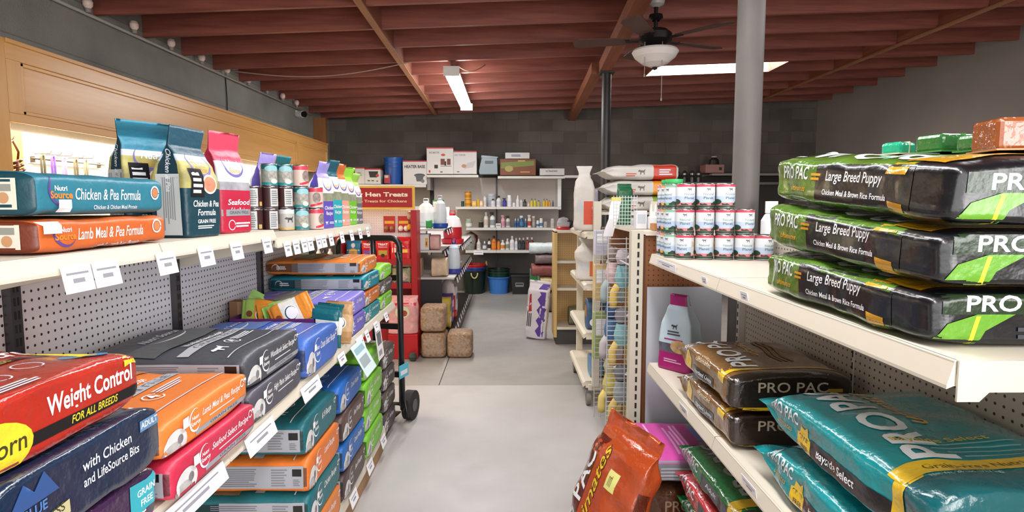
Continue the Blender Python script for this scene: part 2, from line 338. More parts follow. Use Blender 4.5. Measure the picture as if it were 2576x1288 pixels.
# ---------------------------------------------------------------- filled bags
def interp(cp, s):
    for (s0, *a), (s1, *b) in zip(cp[:-1], cp[1:]):
        if s <= s1:
            t = (s - s0) / (s1 - s0) if s1 > s0 else 0; t = t * t * (3 - 2 * t) * .6 + t * .4
            return [x + (y - x) * t for x, y in zip(a, b)]
    return list(cp[-1][1:])
def bag_mesh(L, W, T, col, ends=('b', 'c'), bands=(), seed=0, wr=.006, sq=4.2, nr=52, flap=.035, gus=.012, spine=None, prof=None, face=None, dome=0., taper=(1, 1)):
    """lying bag: length on x, base on z=0. ends 'b' flat block end, 'c' crimped seam. bands: (s0,s1,mat) along x (0..1). face: fn(s, angle)->mat or None"""
    mb = MB(); S = set([i / 34 for i in range(35)])
    for b in bands: S.update((b[0], b[1]))
    def endp(kind, L):
        if kind == 'b': return [(0, .93, .86), (.012, .985, .965), (.04, 1, 1)]
        if kind == 'f': return [(0, .88, .5), (.02, .95, .76), (.06, .985, .93), (.14, 1, 1)]
        f = flap / L
        return [(0, 1.0, .022), (f, .985, .03), (f + .045, .985, .42), (f + .11, .995, .80), (f + .22, 1, .98), (f + .3, 1, 1)]
    e0, e1 = endp(ends[0], L), endp(ends[1], L)
    cp = e0 + [(1 - s, a, b) for s, a, b in reversed(e1)] if prof is None else prof
    S.update(c[0] for c in cp); S = sorted(S); sd = Vector((seed * 3.7, seed * 1.3, seed * 2.1))
    rings = []
    for s in S:
        a, b = interp(cp, s); x = (s - .5) * L; cr = min([1] + ([s * L / .16] if ends[0] == 'c' else []) + ([(1 - s) * L / .16] if ends[1] == 'c' else []))
        rg = []
        for k in range(nr):
            th = 2 * PI * (k + .5) / nr; c, sn = math.cos(th), math.sin(th); n = 2 / sq
            y = math.copysign(abs(c) ** n, c) * W / 2 * a; z = math.copysign(abs(sn) ** n, sn) * T / 2 * b
            side = max(0, 1 - abs(sn) / .45) if abs(c) > .5 else 0
            y -= math.copysign(gus * side * (1 + 2.2 * (1 - cr)) * min(1, b + .2), c)
            p = Vector((x, y, z)); q = p * 7 + sd
            w = wr * (1 + 1.0 * (1 - cr)) * min(1, b * 1.6)
            d = noise.noise(q) * w * 1.1 + noise.noise(Vector((p.x * 16, p.y * 5, p.z * 9)) + sd) * w * .7 + abs(noise.noise(Vector((p.x * 9, p.y * 20, p.z * 20)) + sd)) * w * .5
            p += Vector((0, c, sn * 1.2)) * d
            if b < .1: p.z += noise.noise(Vector((y * 9, seed, 0))) * flap * .35; p.x += noise.noise(Vector((y * 14, seed + 5, 1))) * flap * .1
            p.z = min(max(p.z, -T / 2 + .002), T / 2 - .001 + dome * (1 - (y / W * 2) ** 2) * min(1, b))
            p.z = (p.z + T / 2) * (taper[0] + (taper[1] - taper[0]) * s)
            if spine:
                ox, oy, oz = interp(spine, s); p += Vector((ox, oy, oz))
            rg.append(p)
        rings.append((s, rg))
    base = mb.mi(col); V = [[mb.bm.verts.new(p) for p in rg] for s, rg in rings]
    for i in range(len(rings) - 1):
        sm = (rings[i][0] + rings[i + 1][0]) / 2; mi = base
        for b0, b1, bm_ in bands:
            if b0 <= sm <= b1: mi = mb.mi(bm_)
        for k in range(nr):
            f = mb.bm.faces.new((V[i][k], V[i + 1][k], V[i + 1][(k + 1) % nr], V[i][(k + 1) % nr])); f.smooth = True; f.material_index = mi
            if face:
                q = face(sm, 2 * PI * (k + 1) / nr)
                if q: f.material_index = mb.mi(q)
    for i, e in ((0, 0), (len(rings) - 1, 1)):              # caps
        prev = V[i]; c = sum((v.co for v in prev), Vector()) / nr
        mats = [b[2] for b in bands if abs(b[e] - e) < 1e-6]; m_i = mb.mi(mats[-1]) if mats else base
        for f_ in (.8, .5, .2):
            nx = [mb.bm.verts.new(c + (v.co - c) * f_ + Vector(((-1 if e else 1) * .002 * (1 - f_), 0, 0))) for v in V[i]]
            for k in range(nr):
                f = mb.bm.faces.new((prev[k], prev[(k + 1) % nr], nx[(k + 1) % nr], nx[k])); f.smooth = True; f.material_index = m_i
            prev = nx
        f = mb.bm.faces.new(prev); f.material_index = m_i
    bmesh.ops.recalc_face_normals(mb.bm, faces=mb.bm.faces)
    return mb
def bag(L, W, T, col, items, label, loc, rz=0., cat='pet food bag', group=None, name='pet_food_bag', tilt=(0, 0), grid=.016, stickers=(), **k):
    mb = bag_mesh(L, W, T, col, **k)
    bv = BVHTree.FromBMesh(mb.bm)
    decals(mb, items, (0, 0, T / 2), grid if k.get('wr', .006) < .0065 else .009)
    o = mb.build(name, None, loc, (tilt[0], tilt[1], rz), fix=False); tag(o, label, cat, group)
    for (fc, cu, cv, w, h) in stickers:                     # small white price stickers, laid on the surface
        s = MB(); u, v, n = [Vector(q) for q in FR[fc]]; C0 = Vector((0, 0, T / 2)); V = []
        for iy in range(4):
            for ix in range(4):
                p = C0 + u * (cu + (ix / 3 - .5) * w) + v * (cv + (iy / 3 - .5) * h); ht = bv.ray_cast(p + n, -n, 2)
                V.append((ht[0] if ht[0] is not None else p) + n * .0085)
        s.add(V, [(4 * iy + ix, 4 * iy + ix + 1, 4 * iy + ix + 5, 4 * iy + ix + 4) for iy in range(3) for ix in range(3)], M('#f2f0f2', .5)); s.build('price_sticker', o, fix=False)
    return o

WHT = M('#f4f2f4', .45); GRY = M('#b9bcc4', .45); DGR = M('#777b84', .5); LGR = M('#d7d9df', .45); BLK = M('#17171a', .3); KIB = M('#c9a27a', .6, noise_=.4, scale=60)
def matte(h): return M(h, .42, noise_=.07, scale=6, bump=.25, bscale=45)
def top_z(o, x, y):
    mw = Matrix.Translation(o.location) @ o.rotation_euler.to_matrix().to_4x4(); b = BVHTree.FromPolygons([mw @ v.co for v in o.data.vertices], [tuple(f.vertices) for f in o.data.polygons]); return b.ray_cast(Vector((x, y, 5)), Vector((0, 0, -1)))[0].z
def gloss(h): return M(h, .2, noise_=.08, scale=7, bump=.45, bscale=38, coat=.55)
def kibble_corner(x, y, h=.1):   # pale dog's head picture at the low near corner of the end
    k = h / .1
    return [('e+', x + .012, y, ('e', .046, .034 * k), M('#d2d2d2', .5, noise_=.12, scale=18)), ('e+', x - .002, y - .012 * k, ('e', .034, .018 * k), M('#a5a3a2', .6, noise_=.35, scale=30)), ('e+', x + .03, y + .004 * k, ('e', .012, .012 * k), M('#77757a', .6, noise_=.3, scale=50)), ('e+', x + .016, y - .026 * k, ('r', .07, .005), M('#55535a', .6))]
def recipe_bag(hexc, title, label, loc, W=.42, T=.1, L=.515, gf=True, top=True, seed=0, side='#555b66', panel=True, sub=None, group=None, tilt=(0, 0), rz=0., st=True, topart='#8d8f8a', dark=None, crown=0.):
    """matte bag lying with its printed bottom end to the aisle (+x)"""
    c = matte(hexc); it = []; h = T; w = W
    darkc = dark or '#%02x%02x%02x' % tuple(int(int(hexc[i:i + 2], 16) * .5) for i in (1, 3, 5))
    dm = matte(darkc)  # darker bag colour paints the shadow in the side gussets
    if gf: it += [('e+', w * .14, -h * .3, ('r', w * .62, h * .13), M('#8f9298', .5)), ('e+', w * .16, -h * .3, ('t', 'GRAIN FREE', h * .075, {'W': w * .34}), M('#4a4a4e', .5))]
    it += [('e+', w * .14, h * .12, ('t', title, h * .2, {'s': .3, 'b': .006, 'W': w * min(.46, .025 * len(title) + .04)}), WHT)]
    if sub: it += [('e+', w * .14, -h * .1, ('r', w * .3, h * .03), LGR)]
    it += [('e+', -w * .17, h * .06, ('arc', h * .3, h * .32, .006, 60, 330), WHT), ('e+', -w * .165, h * .12, ('t', 'Nutri', h * .11, {'s': .2, 'b': .02, 'W': .034}), WHT), ('e+', -w * .165, h * -.03, ('t', 'Source', h * .12, {'s': .2, 'b': .02, 'W': .045}), WHT)]
    it += [('e+', w * .40, h * .2, ('arc', .011, .011, .003, 0, 340, 1), WHT), ('e+', w * .45, h * .24, dog(.024), WHT)]
    it += kibble_corner(-w * .39, -h * .2, h)
    if panel:       # grey feeding chart on the long gusset that faces the shop door
        it += [('near', .08, 0, ('r', L * .62, h * .62), M('#9a9ca4', .5)), ('near', -.02, 0, ('lines', L * .36, h * .52, 9), M('#6f727b', .5)), ('near', .15, .0, ('lines', L * .12, h * .5, 7), M('#74777f', .5)),
               ('near', .215, .018, ('r', .035, h * .2), BLK), ('near', .215, -.02, ('lines', .03, h * .2, 4), M('#6f727b', .5)), ('near', -.2, .0, ('arc', .02, .02, .004, -60, 200), LGR), ('near', -.165, 0, ('lines', .06, .02, 2), LGR)]
    if top:
        it += [('top', L * .12, 0, ('r', .035, w * .86), M('#a8abb2', .5)), ('top', L * .12, .02, ('t', 'GRAIN FREE', .022, {'w': 1.8}), M('#55565c', .5), 90),
               ('top', L * .27, -w * .28, dog(.06), WHT, 90), ('top', L * .25, -.02, ('arc', .026, .026, .004, 20, 330, 1), WHT, 90), ('top', L * .25, -.02, ('t', '4', .032, {'b': .03}), WHT, 90),
               ('top', L * .225, w * .18, ('lines', w * .3, .03, 3), LGR, 90), ('top', L * .385, 0, ('r', .004, w * .9), LGR), ('top', L * .05, .0, ('t', title, .026, {'s': .3, 'W': w * .5}), WHT, 90),
               ('top', -L * .12, 0, ('r', .1, w * .9), matte(topart)), ('top', -L * .26, .03, ('t', 'Nutri Source', .03, {'s': .3, 'W': .2}), LGR, 90), ('top', -L * .22, .03, ('arc', .1, .04, .008, 190, 350), LGR, 90)]
    return bag(L, W, T, c, it, label, loc, rz, group=group, seed=seed, ends=('f', 'b'), sq=5.5, wr=.0045, gus=.004, flap=.02, dome=crown, tilt=tilt, stickers=[('e+', -w * .29, h * .2, .024, .024)] if st else (),
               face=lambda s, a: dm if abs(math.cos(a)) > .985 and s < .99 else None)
# ---------------------------------------------------------------- left-hand shelving run
XT, XM, XB = -.91, -.76, -1.31; ZT, ZM, ZD = 1.445, .892, .165
CRM = M('#cfc7b7', .42); PEGW = pegboard('white_pegboard', '#e6e4e8', '#2b2a2c', 1, 2); TAGW = M('#f0eff4', .5); TAGL = M('#8b8a94', .6); STEEL = M('#59575a', .35, metal=.8)
UP = [.0, .78, 1.56, 2.33, 3.13, 3.96]
g = thing('gondola_shelving', 'cream double-tier shop shelving with white pegboard back along the left of the aisle', 'shelving', (0, 0, 0))
for a, b in zip(UP[:-1], UP[1:]):
    mb = MB(); mb.box(XB - .012, XB, a + .018, b - .018, .02, ZT + .02, PEGW); mb.build('pegboard', g)
SLOT = M('#201f21', .7)
for y in UP:
    mb = MB(); mb.box(XB - .03, XB + .022, y - .017, y + .017, 0, ZT + .02, STEEL)
    for k in range(34): mb.box(XB + .02, XB + .0226, y - .009, y - .003, .2 + k * .036, .222 + k * .036, SLOT).box(XB + .02, XB + .0226, y + .003, y + .009, .2 + k * .036, .222 + k * .036, SLOT)
    mb.build('upright', g)
def shelf(x0, x1, y0, y1, z, lip=.036, m=None, side=1):
    m = m or CRM; mb = MB(); mb.box(x0, x1, y0 + .003, y1 - .003, z - .022, z, m)
    xl = x1 if side > 0 else x0
    mb.box(xl - .004, xl + .004, y0 + .003, y1 - .003, z - lip, z, m, .002)      # price channel lip
    mb.prism([(xl, z - lip + .002), (xl + side * .014, z - lip - .004), (xl + side * .014, z - lip + .002), (xl + side * .003, z - .001), (xl, z - .001)], 1, y0 + .003, y1 - .003, m)
    return mb
for k, (a, b) in enumerate(zip(UP[:-1], UP[1:])):
    zt = ZT if b < 2.4 else ZT - .032
    shelf(XB, XT, a, b, zt).build('shelf', g)
    shelf(XB, XM, a, b, ZM).build('shelf', g)
    if b < 3.2 or True: shelf(XB, XM - .01, a, min(b, 3.62), ZD, .05).build('deck_shelf', g)
    for (xx, z) in ((XT, zt), (XM, ZM)):
        for yy in (a + .022, b - .026):
            mb = MB(); mb.prism([(XB, z - .024), (xx - .02, z - .024), (xx - .02, z - .04), (XB, z - .12)], 1, yy, yy + .004, CRM); mb.build('bracket', g)
KCK = M('#a98663', .8, noise_=.1, scale=4)
mb = MB(); mb.box(XM - .03, XM - .015, 1.9, 3.62, 0, ZD - .052, KCK); mb.build('cardboard_kick_plate', g)
def pricetag(xe, z, y, w, h, label, side=1, tilt=.18, txt=None, m=None):
    o = MB(); o.box(-.0008, .0008, -w / 2, w / 2, -h, 0, m or TAGW)
    o.box(.0009, .0011, -w * .38, w * .38, -h * .36, -h * .28, TAGL); o.box(.0009, .0011, -w * .2, w * .2, -h * .66, -h * .5, TAGL)
    q = o.build('price_tag', None, (xe + side * .0165, y, z), (0, -side * tilt, 0 if side > 0 else PI)); tag(q, label, 'price tag', 'price tags on the left shelves' if side > 0 else 'price tags on the right shelves')
for y, w, h, l in ((1.235, .085, .058, 'white price tag on upper left shelf under the left end of the orange bag'), (1.325, .085, .058, 'white price tag on upper left shelf under the middle of the orange bag'), (1.56, .085, .06, 'white price tag on upper left shelf under the right end of the orange bag'),
                   (1.765, .085, .06, 'white price tag on upper left shelf under the dark teal standing bag'), (1.965, .08, .06, 'white price tag on upper left shelf under the red and white standing bag'), (2.215, .075, .06, 'white price tag on upper left shelf just before the step between its two boards')):
    pricetag(XT, ZT - .022, y, w, h, l)
for i, y in enumerate((2.42, 2.52, 2.62, 2.70, 2.82, 2.90, 3.02, 3.22, 3.42, 3.62, 3.82)):
    pricetag(XT, ZT - .05, y, .07, .062, 'white price tag on upper left shelf beyond the step, %s from the step' % ORD[i])
for i, (y, w, h) in enumerate(((1.36, .3, .05), (1.74, .2, .055), (2.2, .2, .055), (2.62, .1, .05), (2.95, .12, .09), (3.1, .07, .06), (3.32, .09, .05), (3.6, .09, .05))):
    pricetag(XM, ZM - .012, y, w, h, 'white price strip on middle left shelf edge, %s from the front' % ORD[i], tilt=.3)
mb = MB(); mb.box(-.001, .001, -.1, .1, -.16, 0, M('#cfe0e4', .5)); mb.box(.0011, .0015, -.08, .08, -.05, -.02, M('#8fb4c0', .5)); mb.box(.0011, .0015, -.08, .06, -.12, -.07, M('#9aa7aa', .5))
tag(mb.build('shelf_flyer', None, (XM + .026, 2.85, ZM - .02), (0, -.5, 0)), 'pale blue leaflet hanging from middle left shelf above the lime green bags', 'leaflet')
mb = MB(); mb.box(-.001, .001, -.07, .07, -.2, 0, M('#e9e7ea', .5)); mb.box(.0011, .0015, -.05, .05, -.12, -.05, M('#6b6b70', .5)); mb.box(.0011, .0015, -.05, .03, -.18, -.15, M('#9a9aa0', .5))
tag(mb.build('shelf_flyer', None, (XM + .018, 3.36, ZM - .03), (0, -.12, 0)), 'grey and white leaflet hanging below the lavender bags beside the cart', 'leaflet')
for i, y in enumerate((2.45, 2.8, 3.15, 3.5)): pricetag(XM - .01, ZD - .02, y, .12, .06, 'white price strip on bottom left shelf edge, %s from the front' % ORD[i], tilt=.25)

# -- middle shelf stacks, near to far
XF = XM - .005; Lb = .50
def row(x, y, z, L=Lb): return (x - L / 2, y, z)
SM = .001
# near stack of glossy bags
c = gloss('#a8281a'); c2 = gloss('#8d1d14'); YEL = gloss('#e3c92f'); NAV = gloss('#14263f')
bag(.54, .42, .115, c, [('e+', .07, .012, ('t', 'Weight Control', .034, {'b': .02, 'W': .215}), WHT), ('e+', .05, -.026, ('r', .3, .02), BLK), ('e+', .07, -.026, ('t', 'FOR ALL BREEDS', .014, {'s': .3, 'W': .12}), YEL), ('e+', -.17, -.02, ('e', .1, .045), YEL), ('e+', -.165, -.02, ('t', 'earthborn', .03, {'s': .1}), M('#3d3a1c', .4)),
    ('e+', .175, .038, ('p', [(-.02, -.012), (.0, -.008), (.022, -.014), (.02, .014), (-.002, .009), (-.02, .014)]), YEL), ('top', .06, -.02, ('t', 'Weight Control', .05, {'b': .02}), WHT, 90), ('top', .11, 0, ('r', .016, .36), BLK), ('top', .11, .02, ('t', 'FOR ALL BREEDS', .013, {}), YEL, 90),
    ('top', .20, .145, ('e', .042, .034), M('#2f86b8', .3)), ('top', .21, .135, ('e', .02, .018), YEL), ('top', .19, .155, ('e', .013, .012), YEL), ('top', .17, -.1, ('arc', .026, .022, .003, 0, 350, 1), LGR), ('top', .18, -.03, ('arc', .026, .022, .003, 0, 350, 1), LGR), ('top', .17, .05, ('arc', .026, .022, .003, 0, 350, 1), LGR),
    ('top', .24, -.06, ('lines', .14, .03, 3), LGR, 90), ('top', -.08, 0, ('e', .07, .15), M('#d5a35a', .4, noise_=.4, scale=20)), ('top', .22, -.17, ('e', .05, .035), YEL)],
    'glossy red dog food bag with black band, topmost of the front left stack', row(-.74, .98, ZM + .258, .54), ends=('c', 'b'), wr=.008, seed=3, gus=.006)
bag(.565, .44, .125, NAV, [('e+', .05, .02, ('t', 'with Chicken', .02, {'W': .13}), LGR), ('e+', .06, -.008, ('t', 'and LifeSource Bits', .018, {'W': .15}), LGR), ('e+', -.12, -.03, ('p', [(-.07, -.022), (.07, -.008), (.07, .014), (-.07, .0)]), M('#b7ae86', .5)), ('e+', -.12, -.028, ('t', 'WILDERNESS', .015, {'w': 1}), M('#3c3a24', .5), 6), ('e+', -.12, .0, ('t', 'BLUE', .016, {'b': .02}), M('#4f79b8', .4)), ('e+', -.12, .03, ('p', [(-.05, -.02), (-.02, .02), (0, 0), (.02, .024), (.05, -.018)]), M('#2c4f86', .3)), ('e+', .17, .03, ('r', .06, .022), M('#5d83a8', .3)), ('e+', .17, .03, ('t', 'ADULT', .012, {}), WHT)],
    'glossy navy dog food bag with white lettering, under the red bag', row(-.715, .992, ZM + .13, .565), ends=('c', 'b'), wr=.01, seed=4, gus=.004)
bag(.555, .44, .125, gloss('#33183f'), [('e+', .02, -.02, ('t', 'MOUNTAIN RECIPE', .024, {'w': 1}), LGR, 4), ('e+', .05, .01, ('lines', .1, .012, 2), GRY), ('e+', .165, .015, ('p', [(-.05, -.034), (0, -.03), (.045, -.03), (.05, .034), (0, .028), (-.05, .034)]), gloss('#25a5b5')), ('e+', .165, .022, ('t', 'GRAIN', .014, {}), WHT), ('e+', .165, 0, ('t', 'FREE', .014, {}), WHT)],
    'glossy purple dog food bag with a turquoise badge, under the navy bag', row(-.725, .992, ZM + SM, .555), ends=('c', 'b'), wr=.009, seed=5)
P2 = 1.47
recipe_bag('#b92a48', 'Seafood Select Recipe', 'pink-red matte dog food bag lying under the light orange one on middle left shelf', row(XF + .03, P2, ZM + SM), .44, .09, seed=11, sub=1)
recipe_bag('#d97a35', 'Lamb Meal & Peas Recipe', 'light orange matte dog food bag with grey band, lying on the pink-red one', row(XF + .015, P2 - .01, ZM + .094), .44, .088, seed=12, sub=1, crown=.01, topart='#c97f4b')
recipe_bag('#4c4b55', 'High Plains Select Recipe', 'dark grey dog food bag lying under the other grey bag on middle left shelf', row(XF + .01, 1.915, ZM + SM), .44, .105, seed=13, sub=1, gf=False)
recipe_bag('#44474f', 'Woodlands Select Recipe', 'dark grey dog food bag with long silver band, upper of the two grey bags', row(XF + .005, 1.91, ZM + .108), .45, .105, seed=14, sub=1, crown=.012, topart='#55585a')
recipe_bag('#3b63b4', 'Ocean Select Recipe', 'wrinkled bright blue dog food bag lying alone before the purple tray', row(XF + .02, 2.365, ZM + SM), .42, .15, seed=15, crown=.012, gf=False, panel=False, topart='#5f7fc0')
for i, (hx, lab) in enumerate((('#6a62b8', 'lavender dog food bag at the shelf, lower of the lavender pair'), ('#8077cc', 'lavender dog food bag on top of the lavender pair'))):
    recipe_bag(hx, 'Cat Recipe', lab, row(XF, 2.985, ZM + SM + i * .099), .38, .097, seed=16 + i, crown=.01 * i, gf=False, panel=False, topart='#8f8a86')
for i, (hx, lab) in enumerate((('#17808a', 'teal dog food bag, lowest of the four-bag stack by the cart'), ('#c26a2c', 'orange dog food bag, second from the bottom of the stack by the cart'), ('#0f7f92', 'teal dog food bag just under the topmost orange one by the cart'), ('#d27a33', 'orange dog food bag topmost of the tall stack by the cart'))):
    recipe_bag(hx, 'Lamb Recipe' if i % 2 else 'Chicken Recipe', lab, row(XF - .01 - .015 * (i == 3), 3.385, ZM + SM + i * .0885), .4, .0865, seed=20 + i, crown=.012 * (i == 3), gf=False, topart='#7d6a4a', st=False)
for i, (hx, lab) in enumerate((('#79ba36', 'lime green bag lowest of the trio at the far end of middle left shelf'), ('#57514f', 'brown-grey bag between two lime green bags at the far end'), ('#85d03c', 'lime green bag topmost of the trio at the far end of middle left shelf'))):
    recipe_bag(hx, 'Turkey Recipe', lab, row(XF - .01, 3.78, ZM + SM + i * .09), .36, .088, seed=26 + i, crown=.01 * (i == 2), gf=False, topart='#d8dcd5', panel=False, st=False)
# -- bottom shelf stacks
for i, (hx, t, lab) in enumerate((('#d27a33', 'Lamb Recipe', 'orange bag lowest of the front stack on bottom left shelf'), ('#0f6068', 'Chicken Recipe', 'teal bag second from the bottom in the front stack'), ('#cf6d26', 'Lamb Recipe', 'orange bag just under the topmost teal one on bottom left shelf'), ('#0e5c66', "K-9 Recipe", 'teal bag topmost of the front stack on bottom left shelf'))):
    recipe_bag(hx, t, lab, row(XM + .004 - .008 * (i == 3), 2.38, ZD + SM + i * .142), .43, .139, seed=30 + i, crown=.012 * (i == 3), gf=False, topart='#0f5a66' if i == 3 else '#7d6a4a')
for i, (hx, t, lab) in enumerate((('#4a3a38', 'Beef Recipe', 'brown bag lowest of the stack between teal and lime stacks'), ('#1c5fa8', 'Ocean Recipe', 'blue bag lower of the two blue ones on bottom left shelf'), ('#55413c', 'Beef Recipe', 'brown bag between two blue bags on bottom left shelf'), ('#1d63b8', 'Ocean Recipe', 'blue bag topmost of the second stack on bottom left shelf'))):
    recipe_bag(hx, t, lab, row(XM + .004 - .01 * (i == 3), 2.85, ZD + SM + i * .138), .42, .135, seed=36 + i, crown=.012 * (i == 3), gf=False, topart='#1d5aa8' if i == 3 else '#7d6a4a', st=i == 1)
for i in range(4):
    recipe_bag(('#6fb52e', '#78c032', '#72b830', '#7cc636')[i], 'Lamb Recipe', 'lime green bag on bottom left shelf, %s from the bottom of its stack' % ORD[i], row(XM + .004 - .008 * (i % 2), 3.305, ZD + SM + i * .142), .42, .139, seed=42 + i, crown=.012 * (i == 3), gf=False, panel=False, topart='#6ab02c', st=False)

# -- top shelf: lying bags, standing bags, cans
BANDP = M('#d6cfc0', .5)
def top_bag(hexc, dark, side, title, sub, label, loc, T, seed):     # long gusset towards the aisle
    c = matte(hexc); d = matte(dark)
    it = [('near', .0, .0, ('t', title, .026, {'s': .3, 'b': .006, 'W': .23}), WHT), ('near', .02, -.028, ('t', sub, .010, {'W': .16}), LGR), ('near', -.15, .01, ('arc', .034, .034, .007, 100, 330), M('#5a3f86', .5)), ('near', -.15, .012, ('t', 'Nutri', .011, {'b': .02}), WHT), ('near', -.15, -.002, ('t', 'Source', .015, {'b': .03}), M('#e0812c', .5)),
          ('near', .175, .008, ('arc', .018, .018, .004, 0, 350, 1), WHT), ('near', .175, .008, ('e', .012, .012), M('#c77d52', .5)),
          ('e-', .02, 0, ('r', .24, T * .68), BANDP), ('e-', .02, .012, ('r', .22, .014), M('#8a8a82', .5)), ('e-', .02, -.024, ('r', .22, .006), d), ('e-', .02, .026, ('r', .22, .005), d)]
    for k in range(5): it.append(('e-', -.03 + k * .036, -.008, ('e', .011, .011), M('#b98a62', .5)))
    o = bag(.435, .36, T, c, it, label, loc, R(90), ends=('b', 'b'), sq=6, wr=.0045, seed=seed, gus=.003, dome=.012 if T > .09 else 0, stickers=[('near', -.15, -.024, .032, .026)] if T > .09 else [('near', -.19, .018, .04, .024)],
        bands=[(0, .012, d)])
    return o
top_bag('#c4602a', '#6a2c16', 1, 'Lamb Meal & Pea Formula', 'Lamb & Lamb Meal Protein', 'orange dog food bag lying at the front of upper left shelf under a teal bag', (-1.095, 1.395, ZT + SM), .072, 50)
top_bag('#2a7488', '#0f3f4a', 1, 'Chicken & Pea Formula', 'Chicken & Chicken Meal Protein', 'teal dog food bag lying on the orange one at the front of upper left shelf', (-1.10, 1.40, ZT + .077), .091, 51)
def standing_bag(H, W, D, bands, items, label, loc, rz, seed, lean=.05, fold=.1, flapw=1.0, side=None, name='pet_food_bag', group=None, grid=.02, cat='pet food bag', curl=0., prof=None):
    """bag stood on its flat base; front is +z of the lying mesh, turned upright"""
    prof = prof or [(0, .95, .92), (.015, 1, 1), (.5, 1, .98), (.64, .97, .8), (.74, .9, .42), (.82, .93 * flapw, .07), (1, .98 * flapw, .03)]
    spine = [(0, 0, 0, 0), (.62, 0, 0, 0), (.8, 0, 0, lean * .5), (1, -fold * .25, curl, lean + fold * .4)]
    sd = matte(side) if side else None
    mb = bag_mesh(H, W, D, bands[0][2], bands=bands, seed=seed, wr=.004, sq=5.5, nr=44, gus=.008, ends=('b', 'b'), prof=prof, spine=spine, face=(lambda s, a: sd if abs(math.cos(a)) > .965 else None) if sd else None)
    decals(mb, items, (0, 0, D / 2), grid)
    # lying x -> up, lying -y -> right seen from the front, lying z -> front (local -y)
    bmesh.ops.transform(mb.bm, matrix=Matrix(((0, -1, 0, 0), (0, 0, -1, D / 2), (1, 0, 0, H / 2), (0, 0, 0, 1))), verts=mb.bm.verts)
    o = mb.build(name, None, loc, (0, 0, rz), fix=False); return tag(o, label, cat, group)
def sb_items(title, s2, colr, W, H, logo=True):
    return [('top', .16 * H, 0, ('arc', W * .3, .04, .01, 130, 400), M('#6f62a8', .5), -90), ('top', .18 * H, 0, ('t', 'Nutri', .024, {'s': .2, 'W': W * .36}), WHT, -90), ('top', .11 * H, 0, ('t', 'Source', .018, {'s': .2, 'W': W * .34}), M('#d8a24a', .5), -90),
            ('top', -.2 * H, 0, ('t', title, .02, {'s': .2, 'W': W * .7}), WHT, -90), ('top', -.28 * H, 0, ('t', s2, .02, {'s': .2, 'W': W * .5}), WHT, -90), ('top', -.36 * H, 0, ('t', 'GRAIN FREE', .012, {'W': W * .5}), WHT, -90), ('top', -.41 * H, 0, ('lines', W * .5, .012, 2), LGR, -90)]
def chicken_items(W, H):
    return sb_items('Chicken & Pea', 'Formula', 0, W, H) + [('top', -.02 * H, -W * .12, ('e', .036, .03), M('#e8d9cf', .5), -90), ('top', -.02 * H, -W * .12, ('e', .03, .024), M('#c9876b', .5, noise_=.3, scale=30), -90), ('top', -.01 * H, W * .22, ('r', .06, .085), BLK, -90), ('top', -.01 * H, W * .22, ('lines', .045, .07, 4), LGR, -90),
            ('far', .22 * H, 0, ('r', .19, .075), M('#b9bfc0', .5)), ('far', .22 * H, 0, ('lines', .17, .066, 10), M('#83898c', .5)), ('far', -.1 * H, 0, ('t', 'Chicken & Pea', .016, {'s': .3}), LGR)]
TEA, TED, FLD = matte('#2d6f85'), matte('#123a48'), M('#a7a05f', .5, noise_=.35, scale=25)
standing_bag(.375, .18, .1, [(0, .46, TED), (.46, .66, FLD), (.66, .71, M('#c9cfe4', .5)), (.71, 1, matte('#3a86a0'))], chicken_items(.18, .35), 'teal standing dog food bag whose light blue top flap leans forward, behind the teal pair', (-1.15, 1.915, ZT + SM), R(62), 61, .03, .1, side='#123642', curl=.03)
standing_bag(.335, .175, .13, [(0, .44, TED), (.44, .68, FLD), (.68, .74, M('#b4c4d4', .5)), (.74, 1, matte('#1b4a5c'))], chicken_items(.175, .335), 'dark teal standing dog food bag with yellowish middle, at the upper left shelf edge', (-.99, 1.86, ZT + SM), R(84), 62, .0, .0, side='#12323f', curl=-.02)
PNK = matte('#b52340')
standing_bag(.35, .17, .11, [(0, .42, PNK), (.42, .5, M('#9a9aa0', .5, noise_=.3, scale=20)), (.5, .7, WHT), (.7, 1, matte('#cf4560'))], sb_items('Seafood', 'Select Recipe', 0, .17, .35)[:5] + [('top', -.3 * .35, 0, ('r', .165, .022), M('#8f9298', .5), -90), ('top', -.3 * .35, 0, ('t', 'GRAIN FREE', .011, {'W': .1}), M('#44444a', .5), -90), ('top', -.42 * .35, .04, ('arc', .018, .018, .003, 0, 340, 1), WHT, -90), ('top', -.42 * .35, -.02, ('lines', .08, .02, 2), WHT, -90)],
    'pink-red and white standing dog food bag, right of the dark teal bag', (-.985, 2.10, ZT + SM), R(78), 63, .0, .02, side='#a01f38')
ZT2 = ZT - .032
def small_stand(hexl, hexu, y, x, H, label, seed, rz=30, top=None, W=.145):
    lo, up = matte(hexl), matte(hexu)
    standing_bag(H, W, .1, [(0, .4, lo), (.4, .52, M('#8c8f78', .5, noise_=.3, scale=25)), (.52, .74, WHT), (.74, 1, up)], sb_items('Chicken', 'Recipe', 0, W, H)[:5] + [('top', -.42 * H, .03, dog(.03), WHT, -90), ('top', -.42 * H, -.03, ('lines', .06, .014, 2), LGR, -90)], label, (x, y, ZT2 + SM), R(rz), seed, .02, .03, side=hexl)
small_stand('#5d4fb0', '#a59ae0', 3.22, -1.0, .36, 'purple and white standing bag right of the stacked cans', 71, 80)
small_stand('#2b7f88', '#1e6f78', 3.21, -1.21, .39, 'tall teal topped standing bag behind the purple one', 72, 80)
small_stand('#e9a06a', '#e98a4a', 3.38, -1.2, .34, 'standing bag with orange flap behind the purple one', 75, 80)
